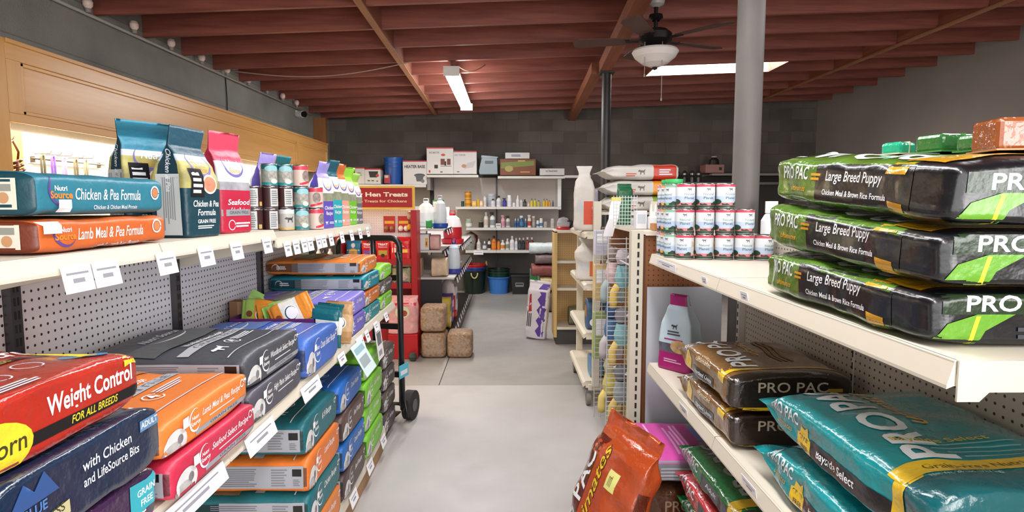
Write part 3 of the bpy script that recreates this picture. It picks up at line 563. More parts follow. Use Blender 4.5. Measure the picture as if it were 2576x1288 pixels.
small_stand('#2aa3ae', '#1c5868', 3.385, -1.0, .38, 'teal standing bag with dark folded top, fourth from the far end of upper left shelf', 73, 80)
small_stand('#d99a8a', '#d8723a', 3.55, -1.0, .37, 'pink and orange standing bag before the lime ones on upper left shelf', 74, 80)
small_stand('#6fbf2a', '#9be04a', 3.715, -1.0, .36, 'lime green standing bag near the far end of upper left shelf', 76, 80)
small_stand('#6d6a70', '#a8d860', 3.875, -1.0, .33, 'grey based standing bag at the far end of upper left shelf', 77, 80)
small_stand('#7668c8', '#b0a4e8', 3.03, -1.225, .39, 'lavender standing bag showing only its flap behind the cans', 78, 80)
# cans on the upper left shelf
def can(r, h, label_m, items, bands=None):
    t = MB(); n = 40; z0, z1 = .005, h - .005
    t.lathe([(0, .004), (r * .93, .004), (r * .95, 0), (r, .004), (r, z0)], M('#c9c9cb', .25, metal=1), n)
    t.lathe([(r, z1), (r * 1.0, h - .001), (r * .96, h), (r * .92, h - .003), (0, h - .004)], M('#c9c9cb', .25, metal=1), n)
    b = bands or [(0, 1, label_m)]
    for s0, s1, m in b: t.lathe([(r + .0004, z0 + (z1 - z0) * s0), (r + .0004, z0 + (z1 - z0) * s1)], m, n)
    bmesh.ops.remove_doubles(t.bm, verts=t.bm.verts, dist=1e-5)
    bmesh.ops.recalc_face_normals(t.bm, faces=t.bm.faces); decals(t, items, (0, 0, h / 2), .008, .0005, .0001); return t
def can_proto(kind):
    r, h = .038, .107
    if kind == 'brown': return can(r, h, M('#3d1f22', .4), [('near', -.006, 0, ('r', .04, .085), M('#c3c6c6', .4)), ('near', -.006, .0, ('lines', .032, .07, 7), M('#7b8082', .4)), ('near', .027, -.03, ('r', .012, .02), M('#d8b56a', .4))])
    if kind == 'teal': return can(r, h, M('#8f8d84', .4), [('near', 0, .03, ('e', .03, .016), M('#8fc0c8', .4)), ('near', .004, -.005, ('e', .022, .026), M('#a9a59c', .5, noise_=.4, scale=50)), ('near', .01, -.03, ('e', .016, .012), M('#d9d5cb', .4)), ('far', 0, 0, ('r', .05, .09), M('#c07a30', .4))], [(0, .14, M('#1d7f86', .4)), (.14, .78, M('#8c9088', .4, noise_=.3, scale=30)), (.78, 1, M('#17616a', .4))])
    if kind == 'white': return can(r, h, M('#b9b9b6', .4), [('near', 0, .0, dog(.045), M('#3f3d40', .4)), ('near', 0, -.042, ('r', .05, .006), M('#d8b56a', .4))], [(0, .1, M('#caa45a', .4)), (.1, .8, M('#b3b2af', .4)), (.8, 1, M('#d5d3d4', .4))])
    if kind == 'pink': return can(r, h, M('#c9a39c', .4), [('near', 0, 0, ('e', .02, .028), M('#8f8078', .5, noise_=.4, scale=50)), ('near', 0, -.035, ('p', [(-.03, -.012), (.03, .004), (.03, .014), (-.03, .0)]), M('#c22f45', .4))], [(0, .8, M('#cdb7ae', .4)), (.8, 1, M('#c93c50', .4))])
protos = {}
LC = [['brown', 'brown', 'white', 'teal', 'pink'], ['brown', 'brown', 'brown', 'teal', 'pink'], ['teal', 'teal', 'pink']]
LBL = {'brown': 'brown food can with pale side panel', 'teal': 'teal and grey food can with orange seam', 'white': 'grey food can with dark dog picture', 'pink': 'pink and red topped food can'}
for tier, ks in enumerate(LC):
    for i, k in enumerate(ks):
        j = i + (1 if tier == 2 else 0)
        # the cans stand in a slanting row, from behind the pink bag out to the shelf edge
        x = -1.2 + j * .0555; y = 2.85 + j * .0545
        if k == 'brown' and False: pass
        if k not in protos: o = can_proto(k).build('food_can', None, fix=False); tag(o, 'x', 'food can'); protos[k] = [o, False]
        o = protos[k][0]
        if protos[k][1]: o = dup(o, (0, 0, 0))
        protos[k][1] = True
        o.location = (x, y, ZT2 + SM + tier * .1075); o.rotation_euler = (0, 0, R(40 + (i * 37 + tier * 61) % 50 - 20))
        tag(o, '%s, left shelf, %s row, %s from left' % (LBL[k], ('bottom', 'middle', 'top')[tier], ORD[i]), 'food can', 'stacked cans on the upper left shelf')
# purple display tray, cardboard box, loose treat packets
pack_b = bag_mesh(.5, .2, .062, matte('#23284a'), seed=79, ends=('f', 'b'), sq=5, wr=.003, gus=.003); tag(pack_b.build('pet_food_bag', None, (-1.035, 2.685, ZM + SM), fix=False), 'thin navy bag lying under the purple display tray', 'pet food bag')
mb = MB(); mb.box(-.19, .19, -.06, .06, 0, .004, M('#4a1c52', .5))
for a in ((-.19, -.186, -.06, .06), (.186, .19, -.06, .06), (-.19, .19, -.06, -.056), (-.19, .19, .056, .06)): mb.box(*a, 0, .085, M('#5a2060', .5))
tag(mb.build('display_tray', None, (-1.03, 2.645, ZM + .066), (0, 0, 0)), 'purple cardboard display tray full of treat packets on middle left shelf', 'display tray')
mb = MB(); CB = M('#8a6748', .8, noise_=.08, scale=6)
mb.box(-.09, .09, -.035, .035, 0, .003, CB)
for a in ((-.09, -.087, -.035, .035), (.087, .09, -.035, .035), (-.09, .09, -.035, -.032), (-.09, .09, .032, .035)): mb.box(*a, 0, .14, CB)
mb.box(-.05, -.02, -.0365, -.0353, .05, .14, M('#a2805c', .6))
tag(mb.build('cardboard_box', None, (-1.185, 2.745, ZM + .067), (0, 0, 0)), 'open brown cardboard box behind the purple tray, beside the pegboard', 'cardboard box')
def packet(L, W, T, cols, label, loc, rot, seed, name='treat_packet', group='treat packets in the purple tray'):
    a, b = [M(q, .3, bump=.3, bscale=50) for q in cols]
    mb = bag_mesh(L, W, T, a, bands=[(0, .3, a), (.3, .7, b), (.7, 1, a)], ends=('c', 'c'), seed=seed, wr=.005, sq=2.6, nr=24, flap=.012, gus=0)
    decals(mb, [('top', 0, 0, ('e', L * .16, W * .3), WHT), ('top', 0, -.0, ('arc', L * .14, W * .26, .006, 20, 330), M('#1d4f5a', .4)), ('top', -L * .3, 0, ('e', W * .12, W * .12), M('#7a3f20', .5))], (0, 0, T / 2), .02)
    return tag(mb.build(name, None, loc, rot, fix=False), label, 'treat packet', group)
pk = [((-1.10, 2.685, 1.045), (R(82), R(4), R(0)), ('#9ec05a', '#d98a2c'), 'lime and orange treat packet at the back of the purple tray'),
      ((-1.02, 2.664, 1.05), (R(82), R(-10), R(0)), ('#e0922e', '#9ac858'), 'orange and green treat packet second from the back in the tray'),
      ((-.98, 2.64, 1.055), (R(82), R(-18), R(0)), ('#8fbf58', '#cfe0c0'), 'pale green treat packet in the middle of the tray'),
      ((-.945, 2.616, 1.066), (R(82), R(-26), R(0)), ('#e08a2e', '#e8e2d8'), 'orange and white treat packet near the front of the tray'),
      ((-.805, 2.61, .998), (R(86), R(-84), R(0)), ('#14606a', '#e3e6e4'), 'dark green and white treat packet standing at the front of the tray'),
      ((-.80, 2.67, 1.0), (R(80), R(-84), R(12)), ('#14606a', '#d9dcd6'), 'dark green treat packet leaning beside the lavender bags'),
      ((-.782, 2.745, .998), (R(85), R(-86), R(12)), ('#b58a5c', '#c9a67c'), 'kraft brown treat packet standing at the shelf edge')]
for i, (l, r_, c_, lab) in enumerate(pk): packet(.2, .12, .026, c_, lab, l, r_, 80 + i)
packet(.11, .06, .02, ('#9cc870', '#b8d88c'), 'light green treat packet poking out of the cardboard box', (-1.17, 2.745, ZM + .2), (R(84), R(-62), R(4)), 90, group=None)
# ---------------------------------------------------------------- left wall: valance cabinets, lit display wall, lights
OAK = wood('oak_veneer', '#c08a48', '#d5a360', 1, .5, .32); OAKV = wood('oak_veneer_upright', '#bd8645', '#d0a05c', 2, .5, .35)
XC = -2.75; CZ0, CZ1 = 2.0, 2.44
def valance(y0, y1, label, st):
    t = thing('valance_cabinet', label, 'wall cabinet', (XL, y0, 0)); L = y1 - y0; dx = XC - XL
    mb = MB(); mb.box(.001, dx - .02, 0, L, CZ1 - .02, CZ1, OAK); mb.box(.001, dx - .02, 0, .02, CZ0 + .03, CZ1, OAK).box(.001, dx - .02, L - .02, L, CZ0 + .03, CZ1, OAK); mb.build('carcass', t)
    mb = MB(); mb.box(dx - .02, dx, 0, L, CZ1 - .1, CZ1, OAK, .003).box(dx - .02, dx, 0, L, CZ0, CZ0 + .05, OAK, .003).box(dx - .02, dx, 0, st, CZ0 + .05, CZ1 - .1, OAKV).box(dx - .02, dx, L - .05, L, CZ0 + .05, CZ1 - .1, OAKV)
    mb.box(dx - .002, dx + .012, 0, L, CZ1 - .012, CZ1 + .012, OAK, .003); mb.build('face_frame', t)
    mb = MB(); mb.box(dx - .03, dx - .014, st, L - .05, CZ0 + .05, CZ1 - .1, OAK)
    a0, a1, b0, b1 = st, L - .05, CZ0 + .05, CZ1 - .1
    for q in ((a0, a1, b0, b0 + .022), (a0, a1, b1 - .022, b1), (a0, a0 + .025, b0, b1), (a1 - .025, a1, b0, b1)): mb.box(dx - .016, dx - .004, *q, OAK, .004)
    mb.build('recessed_panel', t)
    return t
valance(3.38, 7.98, 'long honey oak valance cabinet with recessed panel high on left block wall', .1)
valance(7.983, 9.3, 'short honey oak valance cabinet at the far end of the left wall', .06)
mb = MB(); mb.box(XL, XC, 3.28, 3.38, 0, CZ1 + .012, OAKV, .003); tag(mb.build('oak_post', None), 'honey oak upright post at the near end of the long valance cabinet', 'post')
mb = MB(); mb.box(XL + .001, XL + .2, 9.72, 9.80, 0, zc(XL) - .05, wood('corner_oak', '#8a5a34', '#a8713f', 2, .6)); tag(mb.build('corner_post', None), 'brown timber post in the far left corner of the shop', 'post')
def _wallboard(nt, p, tc): p.inputs['Base Color'].default_value = lin('#ece6da'); p.inputs['Roughness'].default_value = .5
WB = tree_mat('white_display_board', _wallboard)
mb = MB(); mb.box(XL + .001, XL + .02, 3.87, 9.3, .3, CZ0, WB)
for k in range(16): mb.box(XL + .0195, XL + .0205, 3.87, 9.3, .4 + k * .1, .404 + k * .1, M('#9a948a', .6))
tag(mb.build('slatwall_panel', None), 'white slatwall display board lit under the oak valance on left wall', 'display board')
mb = MB(); mb.box(XL + .001, XL + .02, 3.39, 3.865, .3, CZ0, OAKV); tag(mb.build('oak_wall_board', None), 'honey oak wall board lit from above beside the oak post', 'wall board')
for ya, yb, l in ((3.6, 7.9, 'long'), (8.06, 9.2, 'short')): mb = MB(); mb.box(XL + .12, XL + .2, ya, yb, CZ0 + .05, CZ0 + .07, M('#fff2d2', .4, emit=14)); tag(mb.build('strip_light', None), 'warm strip light hidden behind the %s oak valance' % l, 'strip light')
lamp('valance_lamp', (XL + .17, 5.0, CZ0 + .04), (0, R(-8), 0), .1, 2.9, 60, (1, .88, .66)); lamp('valance_lamp', (XL + .17, 7.9, CZ0 + .04), (0, R(-8), 0), .1, 2.7, 50, (1, .88, .66))
# goods hanging on the lit wall
BAR = M('#5a5148', .5, metal=.6)
def hook(mb, y, z, l=.12): mb.tube([(XL + .021, y, z), (XL + l, y, z), (XL + l + .012, y, z + .02)], .003, BAR, 6)
def leash(y, z, hexc, label, L=.3, w=.013, gp='leads hanging on the lit wall'):
    t = thing('pet_leash', label, 'leash', (0, 0, 0), 0, gp); mb = MB(); hook(mb, y, z + .008); mb.build('hook', t)
    mb = MB(); P = []
    for k in range(17):
        a = PI * k / 16; P.append((XL + .07, y + w * math.cos(a), z - .03 + .03 * math.sin(a)))
    P = [(XL + .07, y + w, z - L)] + P + [(XL + .07, y - w, z - L)]
    mb.tube(P, .007, M(hexc, .6)); mb.build('strap', t)
    mb = MB(); mb.box(XL + .06, XL + .08, y - w - .012, y + w + .012, z - L - .05, z - L, M(hexc, .6), .004); mb.build('card', t)
for y, z, hx, lab in ((3.96, 1.86, '#5b5a48', 'olive looped dog lead, leftmost on the lit wall bar'), (4.05, 1.86, '#7a55c0', 'purple looped dog lead on the lit wall bar'), (4.15, 1.86, '#c59ad0', 'pink and lilac dog lead right of the purple one'), (4.26, 1.855, '#6d6450', 'brown dog lead right of the lilac one'), (4.36, 1.86, '#8c8774', 'grey dog lead, rightmost on the lit wall bar')): leash(y, z, hx, lab)
mb = MB(); mb.tube([(XL + .045, 3.90, 1.835), (XL + .045, 4.6, 1.835)], .006, BAR); mb.box(XL + .02, XL + .045, 3.92, 3.93, 1.81, 1.85, BAR).box(XL + .02, XL + .045, 4.55, 4.56, 1.81, 1.85, BAR)
tag(mb.build('display_bar', None), 'dark metal hanging bar across the lit white wall', 'display bar')
t = thing('leather_muzzle', 'brown leather dog muzzle hanging on the oak panel', 'muzzle'); mb = MB(); hook(mb, 3.67, 1.93); mb.build('hook', t)
LEA = M('#5a2c18', .5, noise_=.2, scale=20); mb = MB()
for k in range(5):
    a = k * .5; mb.tube([(XL + .1 + .05 * math.cos(q), 3.66 + .07 * math.sin(q + a * .4), 1.80 - k * .028 + .012 * math.sin(2 * q)) for q in [j * PI / 6 for j in range(13)]], .009, LEA, 6)
for a in (0, 1.6, 3.1, 4.7): mb.tube([(XL + .1 + .05 * math.cos(a), 3.66 + .07 * math.sin(a), 1.81), (XL + .1 + .04 * math.cos(a), 3.66 + .05 * math.sin(a), 1.68)], .008, LEA, 6)
mb.tube([(XL + .12, 3.67, 1.925), (XL + .1, 3.61, 1.86), (XL + .1, 3.59, 1.80)], .007, LEA, 6); mb.tube([(XL + .12, 3.67, 1.925), (XL + .11, 3.72, 1.86), (XL + .1, 3.72, 1.80)], .007, LEA, 6); mb.build('straps', t)
# string of pale bulbs along the wall top
mb = MB(); mb.tube([(XL + .03, 2.5, zc(XL) - .03), (XL + .03, 9.6, zc(XL) - .03)], .012, M('#a9a49c', .5)); tag(mb.build('conduit', None), 'thin grey conduit running along the top of the left block wall', 'conduit')
for i in range(9):
    y = 4.50 + i * .54; t = thing('bulb', 'small pale pink bulb on the left wall top, %s from the front' % ORD[i], 'bulb', (XL + .06, y, zc(XL) - .03), 0, 'pale bulbs along the left wall top')
    mb = MB(); mb.lathe([(0, .0), (.018, .0), (.02, .03), (.0, .03)], M('#8d8880', .5), 12); mb.build('socket', t)
    mb = MB(); mb.lathe([(0, .028), (.018, .03), (.032, .05), (.034, .075), (.024, .098), (0, .106)], M('#e8cfc2', .4), 16); mb.build('globe', t)
mb = MB(); mb.tube([(XL + .012, 6.72, zc(XL) - .04), (XL + .012, 6.74, 2.7), (XL + .012, 6.73, 2.45)], .006, M('#1c1c1c', .5)); tag(mb.build('cable', None), 'black cable hanging down the left block wall', 'cable')
mb = MB(); P = [(-2.9 + 1.9 * t_, 6.45 - .1 * t_, zc(-2.9 + 1.9 * t_) - .03 - .10 * math.sin(PI * t_)) for t_ in [k / 16 for k in range(17)]]
mb.tube(P, .006, M('#a08a78', .6)); tag(mb.build('ceiling_cable', None), 'pale cable sagging under the joists left of the fluorescent light', 'cable')
t = thing('security_camera', 'white turret security camera with black lens, on the left wall top', 'security camera', (XL + .001, 8.95, 2.85))
mb = MB(); mb.box(0, .03, -.05, .05, -.03, .05, M('#d9d9d6', .4), .008); mb.build('mount', t)
mb = MB(); mb.cyl((.02, 0, .0), (.12, -.05, -.01), .05, M('#e6e6e2', .35), 20); mb.build('housing', t)
mb = MB(); mb.cyl((.118, -.049, -.01), (.15, -.064, -.013), .043, M('#101012', .2), 20); mb.build('lens', t)
# fluorescent fixture over the aisle
fx0, fx1 = at(1143, 182, 6.45), at(1172, 278, 8.85)
t = thing('fluorescent_light', 'lit twin-tube fluorescent light hanging under the joists over the aisle', 'ceiling light', (-.58, 6.4, zc(-.58) - .075)); TB = M('#fbfdff', .4, emit=40)
mb = MB(); mb.prism([(-.06, 0), (.06, 0), (.03, -.04), (-.03, -.04)], 1, 0, 2.4, M('#e9eae8', .4)); mb.build('housing', t)
for sx in (-.055, .055):
    mb = MB(); mb.cyl((sx, .034, -.06), (sx, 2.37, -.06), .025, TB, 14); mb.build('tube', t)
for y in (-.004, 2.37): mb = MB(); mb.box(-.085, .085, y, y + .034, -.095, 0, M('#e2e2df', .4)); mb.build('end_cap', t)
for y in (.09, 1.92): mb = MB(); mb.box(-.012, .012, y - .01, y + .01, -.002, .074, BAR); mb.build('hanger', t)
lamp('tube_lamp', (-.58, 7.6, zc(-.58) - .19), (0, 0, 0), .16, 2.3, 60, (.97, .99, 1))
mb = MB(); P = [(-.55 + .32 * s, 6.6, zc(-.4) - .02 - .07 * math.sin(PI * s)) for s in [k / 10 for k in range(11)]]; mb.tube(P, .006, M('#6b4a2f', .6)); tag(mb.build('light_cord', None), 'brown cord looping from the fluorescent light to a joist', 'cord')
# ---------------------------------------------------------------- hand truck with brown bags at the end of the run
BK = M('#141416', .35); t = thing('hand_truck', 'black steel hand truck with wheels parked at the end of the left shelving', 'hand truck', (-.98, 4.22, 0), R(-12))
def hoop(x0, x1, y, zt, z0, r=.06):
    P = [(x0, y, z0), (x0, y, zt - r)] + [(x0 + r - r * math.cos(a), y, zt - r + r * math.sin(a)) for a in (.4, .8, 1.2)] + [(x0 + r, y, zt), (x1 - r, y, zt)] + [(x1 - r + r * math.sin(a), y, zt - r + r * math.cos(a)) for a in (.4, .8, 1.2)] + [(x1, y, zt - r), (x1, y, z0)]
    return P
mb = MB(); mb.tube(hoop(-.25, .22, .03, 1.30, .09), .021, BK, 10); mb.tube([(.02, .03, .12), (.02, .03, 1.30)], .02, BK, 10); mb.build('frame', t)
for z in (.3, .65, 1.0): mb = MB(); mb.box(-.245, .215, .015, .04, z, z + .04, BK); mb.build('crossbar', t)
mb = MB(); mb.tube([(.22, .03, 1.14), (.25, -.05, 1.19), (.27, -.13, 1.20), (.29, -.16, 1.15), (.30, -.165, .75), (.30, -.15, .13)], .019, BK, 10); mb.build('handle', t)
mb = MB(); mb.box(-.2, .22, -.36, .01, .045, .056, BK, .002); mb.build('toe_plate', t)
for x in (-.24, .29):
    w = thing('x', None, None); bpy.data.objects.remove(w)
    mb = MB(); mb.cyl((x - .03, .02, .105), (x + .03, .02, .105), .104, M('#1d1d1f', .7), 28); q = mb.build('wheel', t)
    mb = MB(); mb.cyl((x - .034, .02, .105), (x + .034, .02, .105), .045, M('#3a3a3d', .4), 20); mb.build('hub', q)
mb = MB(); mb.tube([(.30, -.15, .13), (.34, -.20, .2), (.36, -.22, .1)], .014, BK, 8); mb.tube([(-.24, .02, .105), (.29, .02, .105)], .012, BK, 8); mb.build('axle', t)
mb = MB(); mb.box(-.002, .002, -.06, .06, 0, .09, M('#4fb0c8', .4)); mb.box(.0021, .0025, -.045, .045, .02, .05, LGR); tag(mb.build('sticker_card', None, (-.70, 3.97, .37), (0, 0, R(-20))), 'light blue card stuck beside the brown bags on the hand truck', 'card')
for i in range(4):
    recipe_bag(('#4a4241', '#544a47', '#4e4543', '#5a504d')[i], 'Beef Recipe', 'brown-grey bag on the hand truck, %s from the bottom' % ORD[i], (-.985, 3.86, .058 + i * .142), .32, .138, L=.42, seed=92 + i, crown=.01 * (i == 3), gf=False, panel=False, topart='#5a5450', st=False, rz=R(-3))
# ---------------------------------------------------------------- red hen-treat display
RD = M('#a3151c', .4); RDK = M('#7d0e14', .45); YL = M('#e8b84a', .45)
D = thing('treat_display', 'red floor display with yellow-bordered header sign and pinkish pegboard panel', 'display stand', (-1.335, 6.1, 0)); HW = .415
mb = MB(); mb.box(-HW, HW, 0, .24, 0, .10, RDK).box(-HW, HW, .0, .24, .1, .25, RD, .004); mb.build('base', D)
for x in (-HW, HW - .06): mb = MB(); mb.box(x, x + .06, -.01, .24, .25, 1.475, RD, .004); mb.build('side_panel', D)
PP = pegboard('pink_pegboard', '#e2d2d2', '#b99a9c', 0, 2, .0254, .14)
mb = MB(); mb.box(-HW + .06, HW - .06, .2, .22, 1.12, 1.475, PP); mb.build('pegboard_panel', D)
mb = MB(); mb.box(-HW + .06, HW - .06, .215, .235, .25, 1.12, RDK); mb.build('back_panel', D)
for z in (.945, .70, .47):
    mb = MB(); mb.box(-HW + .06, HW - .06, .0, .214, z - .02, z, RD).box(-HW + .06, HW - .06, -.012, 0, z - .03, z + .03, RD); mb.build('shelf', D)
mb = MB(); mb.box(-HW + .0, HW - .02, .02, .04, 1.48, 1.72, YL, .003); mb.build('sign_border', D)
mb = MB(); mb.box(-HW + .025, HW - .045, .010, .019, 1.505, 1.70, RD)
bmesh.ops.recalc_face_normals(mb.bm, faces=mb.bm.faces)
decals(mb, [('near', -.025, 1.632, ('t', 'Happy Hen Treats', .044, {'b': .035, 'W': .70}), M('#f4e6c8', .5)), ('near', -.005, 1.565, ('t', 'Premium Treats for Chickens', .026, {'b': .015, 'W': .64}), M('#ecd9b8', .5))], (0, 0, 0), .05)
mb.build('header_sign', D, fix=False)
def flatpack(W, H, T, col, items, label, loc, seed, group=None, cat='treat bag', name='treat_bag', rz=0, rx=0, bands=()):
    mb = bag_mesh(H, W, T, col, bands=bands, ends=('b', 'c'), seed=seed, wr=.006, sq=3, nr=28, flap=.018, gus=0); decals(mb, items, (0, 0, T / 2), .03)
    bmesh.ops.transform(mb.bm, matrix=Matrix(((0, -1, 0, 0), (0, 0, -1, T / 2), (1, 0, 0, H / 2), (0, 0, 0, 1))), verts=mb.bm.verts)
    return tag(mb.build(name, None, loc, (rx, 0, rz), fix=False), label, cat, group)
TR = M('#c81c20', .28, bump=.3); BLU = M('#1f6f92', .3, bump=.3)
flatpack(.15, .22, .05, BLU, [('top', -.03, 0, ('e', .05, .045), M('#b99055', .5, noise_=.3, scale=30)), ('top', .0, 0, ('r', .012, .13), YL), ('top', .05, 0, ('e', .025, .02), LGR)], 'blue treat bag on the red display beside the red bags', (-1.595, 6.2, .949), 101)
for i, x in enumerate((-1.435, -1.285)):
    flatpack(.14, .23, .055, TR, [('top', .055, 0, ('t', 'TREAT', .022, {'b': .03, 'W': .1}), WHT, -90), ('top', .03, 0, ('t', 'Mealworm', .013, {'W': .09}), WHT, -90), ('top', -.03, 0, ('r', .05, .09), M(('#7a4a9a', '#b89a3a')[i], .4)), ('top', -.06, 0, ('e', .02, .02), M('#3a2420', .5)), ('top', .08, 0, ('e', .012, .018), M('#3a2a20', .5))], 'red treat bag with white TREAT lettering, %s on the red display' % ('left' if i == 0 else 'middle'), (x, 6.19, .949), 102 + i)
flatpack(.22, .25, .07, TR, [('top', .035, .03, ('lines', .16, .03, 2), M('#e8b0b0', .4), -90), ('top', -.02, -.02, ('r', .035, .1), M('#e8c04a', .4)), ('top', -.01, .07, ('r', .05, .04), M('#e2d9c4', .4)), ('top', .07, 0, ('e', .015, .02), M('#3a2a20', .5))], 'wide glossy red treat bag at the right of the display shelf', (-1.095, 6.18, .949), 105)
flatpack(.2, .21, .06, M('#8f8a64', .35, noise_=.4, scale=25), [('top', .07, 0, ('r', .012, .19), BLK), ('top', .085, 0, ('r', .012, .19), M('#d8cfa0', .5)), ('top', -.09, 0, ('r', .03, .19), M('#4a2f86', .4)), ('top', -.02, 0, ('e', .045, .06), M('#b5a090', .5, noise_=.4, scale=40))], 'olive and black striped feed bag with purple base on the red display', (-1.09, 6.18, .705), 106)
PKB = M('#d89a98', .2, noise_=.15, scale=20, bump=.4)
flatpack(.30, .38, .14, PKB, [('top', .12, 0, ('r', .05, .27), M('#c32230', .3)), ('top', .03, .0, ('e', .06, .07), M('#c9d2a0', .4)), ('top', .02, -.02, ('e', .03, .03), M('#a8383a', .4))], 'pink clear plastic bag of treats leaning on the red display base', (-1.035, 5.90, .25), 107)
mb = MB(); mb.box(-.13, .16, -.12, .09, 0, .248, M('#b3161c', .4), .006); tag(mb.build('red_box', None, (-1.045, 5.94, 0)), 'plain red box on the floor in front of the red display', 'box')
mb = MB(); mb.lathe([(0, 0), (.03, .006), (.043, .043), (.03, .08), (0, .086)], M('#3a3f3c', .7), 20); tag(mb.build('rubber_ball', None, (-.925, 5.76, .0)), 'small dark rubber ball on the floor beside the brown bales', 'ball')
for i, (x, hx) in enumerate(((-1.235, '#9a5a38'), (-1.085, '#ead9c8'))):
    t = thing('egg_pack', 'carded pack of two %s dummy eggs on the display pegboard' % ('brown' if i == 0 else 'white'), 'egg pack', (x, 6.285, 1.24)); mb = MB(); mb.box(-.06, .06, 0, .006, 0, .17, M('#b52a22', .45)); mb.box(-.05, .05, -.002, 0, .09, .12, M('#e0a83a', .5)); mb.build('card', t)
    for s in (-.028, .028): mb = MB(); mb.lathe([(0, .012), (.02, .018), (.027, .038), (.02, .062), (0, .075)], M(hx, .4), 16, (s, -.018, 0)); mb.build('egg', t)
mb = MB(); mb.lathe([(0, 0), (.024, .008), (.034, .034), (.024, .06), (0, .068)], M('#e8a822', .4), 18); mb.cyl((0, 0, .067), (0, .06, .09), .004, BAR); tag(mb.build('hanging_toy', None, (-1.01, 6.235, 1.265)), 'yellow ball toy hanging on the display pegboard', 'toy')
mb = MB(); mb.lathe([(0, 0), (.02, .01), (.026, .03), (.012, .06), (.02, .085), (0, .1)], M('#cbb49a', .5, noise_=.3, scale=40), 14); tag(mb.build('hanging_toy', None, (-1.02, 6.265, 1.37)), 'small beige chew hanging above the yellow ball', 'toy')
# dark shelf with small goods seen past the end of the shelving
t = thing('dark_shelf_unit', 'dark low shelf unit with small goods behind the left shelving end', 'shelf unit', (-2.05, 6.05, 0)); mb = MB(); mb.box(-.35, .28, 0, .3, 0, .95, M('#241f1c', .6)).box(-.35, .28, .27, .3, .95, 1.3, M('#3a312b', .6)); mb.build('body', t)
for i in range(6):
    mb = MB(); mb.lathe([(0, 0), (.025, 0), (.025, .09), (.012, .11), (.012, .13), (0, .13)], M(('#26221f', '#d9d5cc')[i % 2], .4), 14); mb.lathe([(.0255, .015), (.0255, .07)], M('#e6e2da', .5), 14)
    tag(mb.build('small_bottle', None, (-2.1 + i * .058, 6.1, .951)), 'small dark bottle on dark shelf unit past the shelving end, %s from the left' % ORD[i], 'bottle', 'small bottles on the dark shelf')
# ---------------------------------------------------------------- bales
def bale(loc, label, seed, rz=0):
    W, Dp, H = .252, .30, .255; SH = M('#9a7a5e', .9, noise_=.35, scale=45, bump=.8, bscale=70); mb = MB(); t = bmesh.new(); bmesh.ops.create_cube(t, size=1); bmesh.ops.subdivide_edges(t, edges=t.edges, cuts=14, use_grid_fill=True)
    for v in t.verts:
        p = v.co.copy(); q = Vector([math.copysign(abs(c * 2) ** 1.0, c) for c in p]); r = (abs(q.x) ** 7 + abs(q.y) ** 7 + abs(q.z) ** 7) ** (1 / 7); p = p / r * 1.0 if r > 0 else p
        n = noise.noise(p * 9 + Vector((seed, 0, 0))) * .02; v.co = Vector((p.x * W * (1 + n), p.y * Dp * (1 + n), max(p.z * H * (1 + n), -H / 2) + H / 2))
    mb.merge(t, SH, smooth=True); o = mb.build('shavings_bale', None, loc, (0, 0, rz)); tag(o, label, 'bale', 'plastic wrapped shavings bales')
    t = bmesh.new(); bmesh.ops.create_cube(t, size=1); bmesh.ops.subdivide_edges(t, edges=t.edges, cuts=10, use_grid_fill=True)
    for v in t.verts:
        p = v.co.copy(); r = (abs(p.x * 2) ** 6 + abs(p.y * 2) ** 6 + abs(p.z * 2) ** 6) ** (1 / 6); p = p / r; n = noise.noise(p * 14 + Vector((seed, 3, 0))) * .03 + .012; v.co = Vector((p.x * W * (1 + n), p.y * Dp * (1 + n), max(p.z * H * (1 + n) + H / 2, .001)))
    w = MB(); w.merge(t, M('#efe6dc', .12, alpha=.16, bump=.6, bscale=30), smooth=True); w.build('plastic_wrap', o)
bale((-.735, 5.99, 0), 'plastic wrapped brown shavings bale on the floor, under another bale', 1); bale((-.74, 5.99, .264), 'plastic wrapped brown shavings bale stacked on top of another', 2); bale((-.475, 5.99, 0), 'plastic wrapped brown shavings bale on the floor, nearest the aisle', 3)
# ---------------------------------------------------------------- low shelving beyond the bales
DK = M('#29262a', .5); WS = M('#cfcac3', .45)
g = thing('low_gondola', 'dark sided gondola with pale shelves along the left of the far aisle', 'shelving', (0, 0, 0)); gy0, gy1 = 6.36, 9.2
mb = MB(); mb.box(-1.25, -.70, gy0, gy0 + .02, .06, .73, DK).box(-1.25, -1.22, gy0, gy1, .06, 1.5, M('#b9b5b0', .5)).box(-1.25, -.66, gy0, gy1, 0, .06, DK); mb.build('body', g)
for z, xf, ya, yb in ((.155, -.60, gy0, gy1), (.75, -.56, gy0, gy1), (1.04, -.69, gy0, 7.1), (1.04, -.56, 7.104, gy1), (1.27, -.66, gy0, 7.1)):
    mb = MB(); mb.box(-1.22, xf, ya, yb, z - .02, z, WS if z > .2 else DK).box(xf - .004, xf + .006, ya, yb, z - .04, z - .003, DK); mb.build('shelf', g)
for k, (z, xf) in enumerate(((.155, -.60), (.75, -.56), (1.04, -.69), (1.27, -.66))):
    for j in range(11 if k < 3 else 3):
        if k == 2: xf = -.69 if j < 3 else -.56
        mb = MB(); mb.box(0, .002, -.045, .045, -.055, 0, TAGW); tag(mb.build('price_tag', None, (xf + .014, gy0 + .1 + j * .25, z - .012), (0, -.25, 0)), 'white price tag on %s shelf of the far low gondola, %s from its near end' % (('deck', 'lower', 'middle', 'upper')[k], ORD[j]), 'price tag', 'price tags on the low gondola')
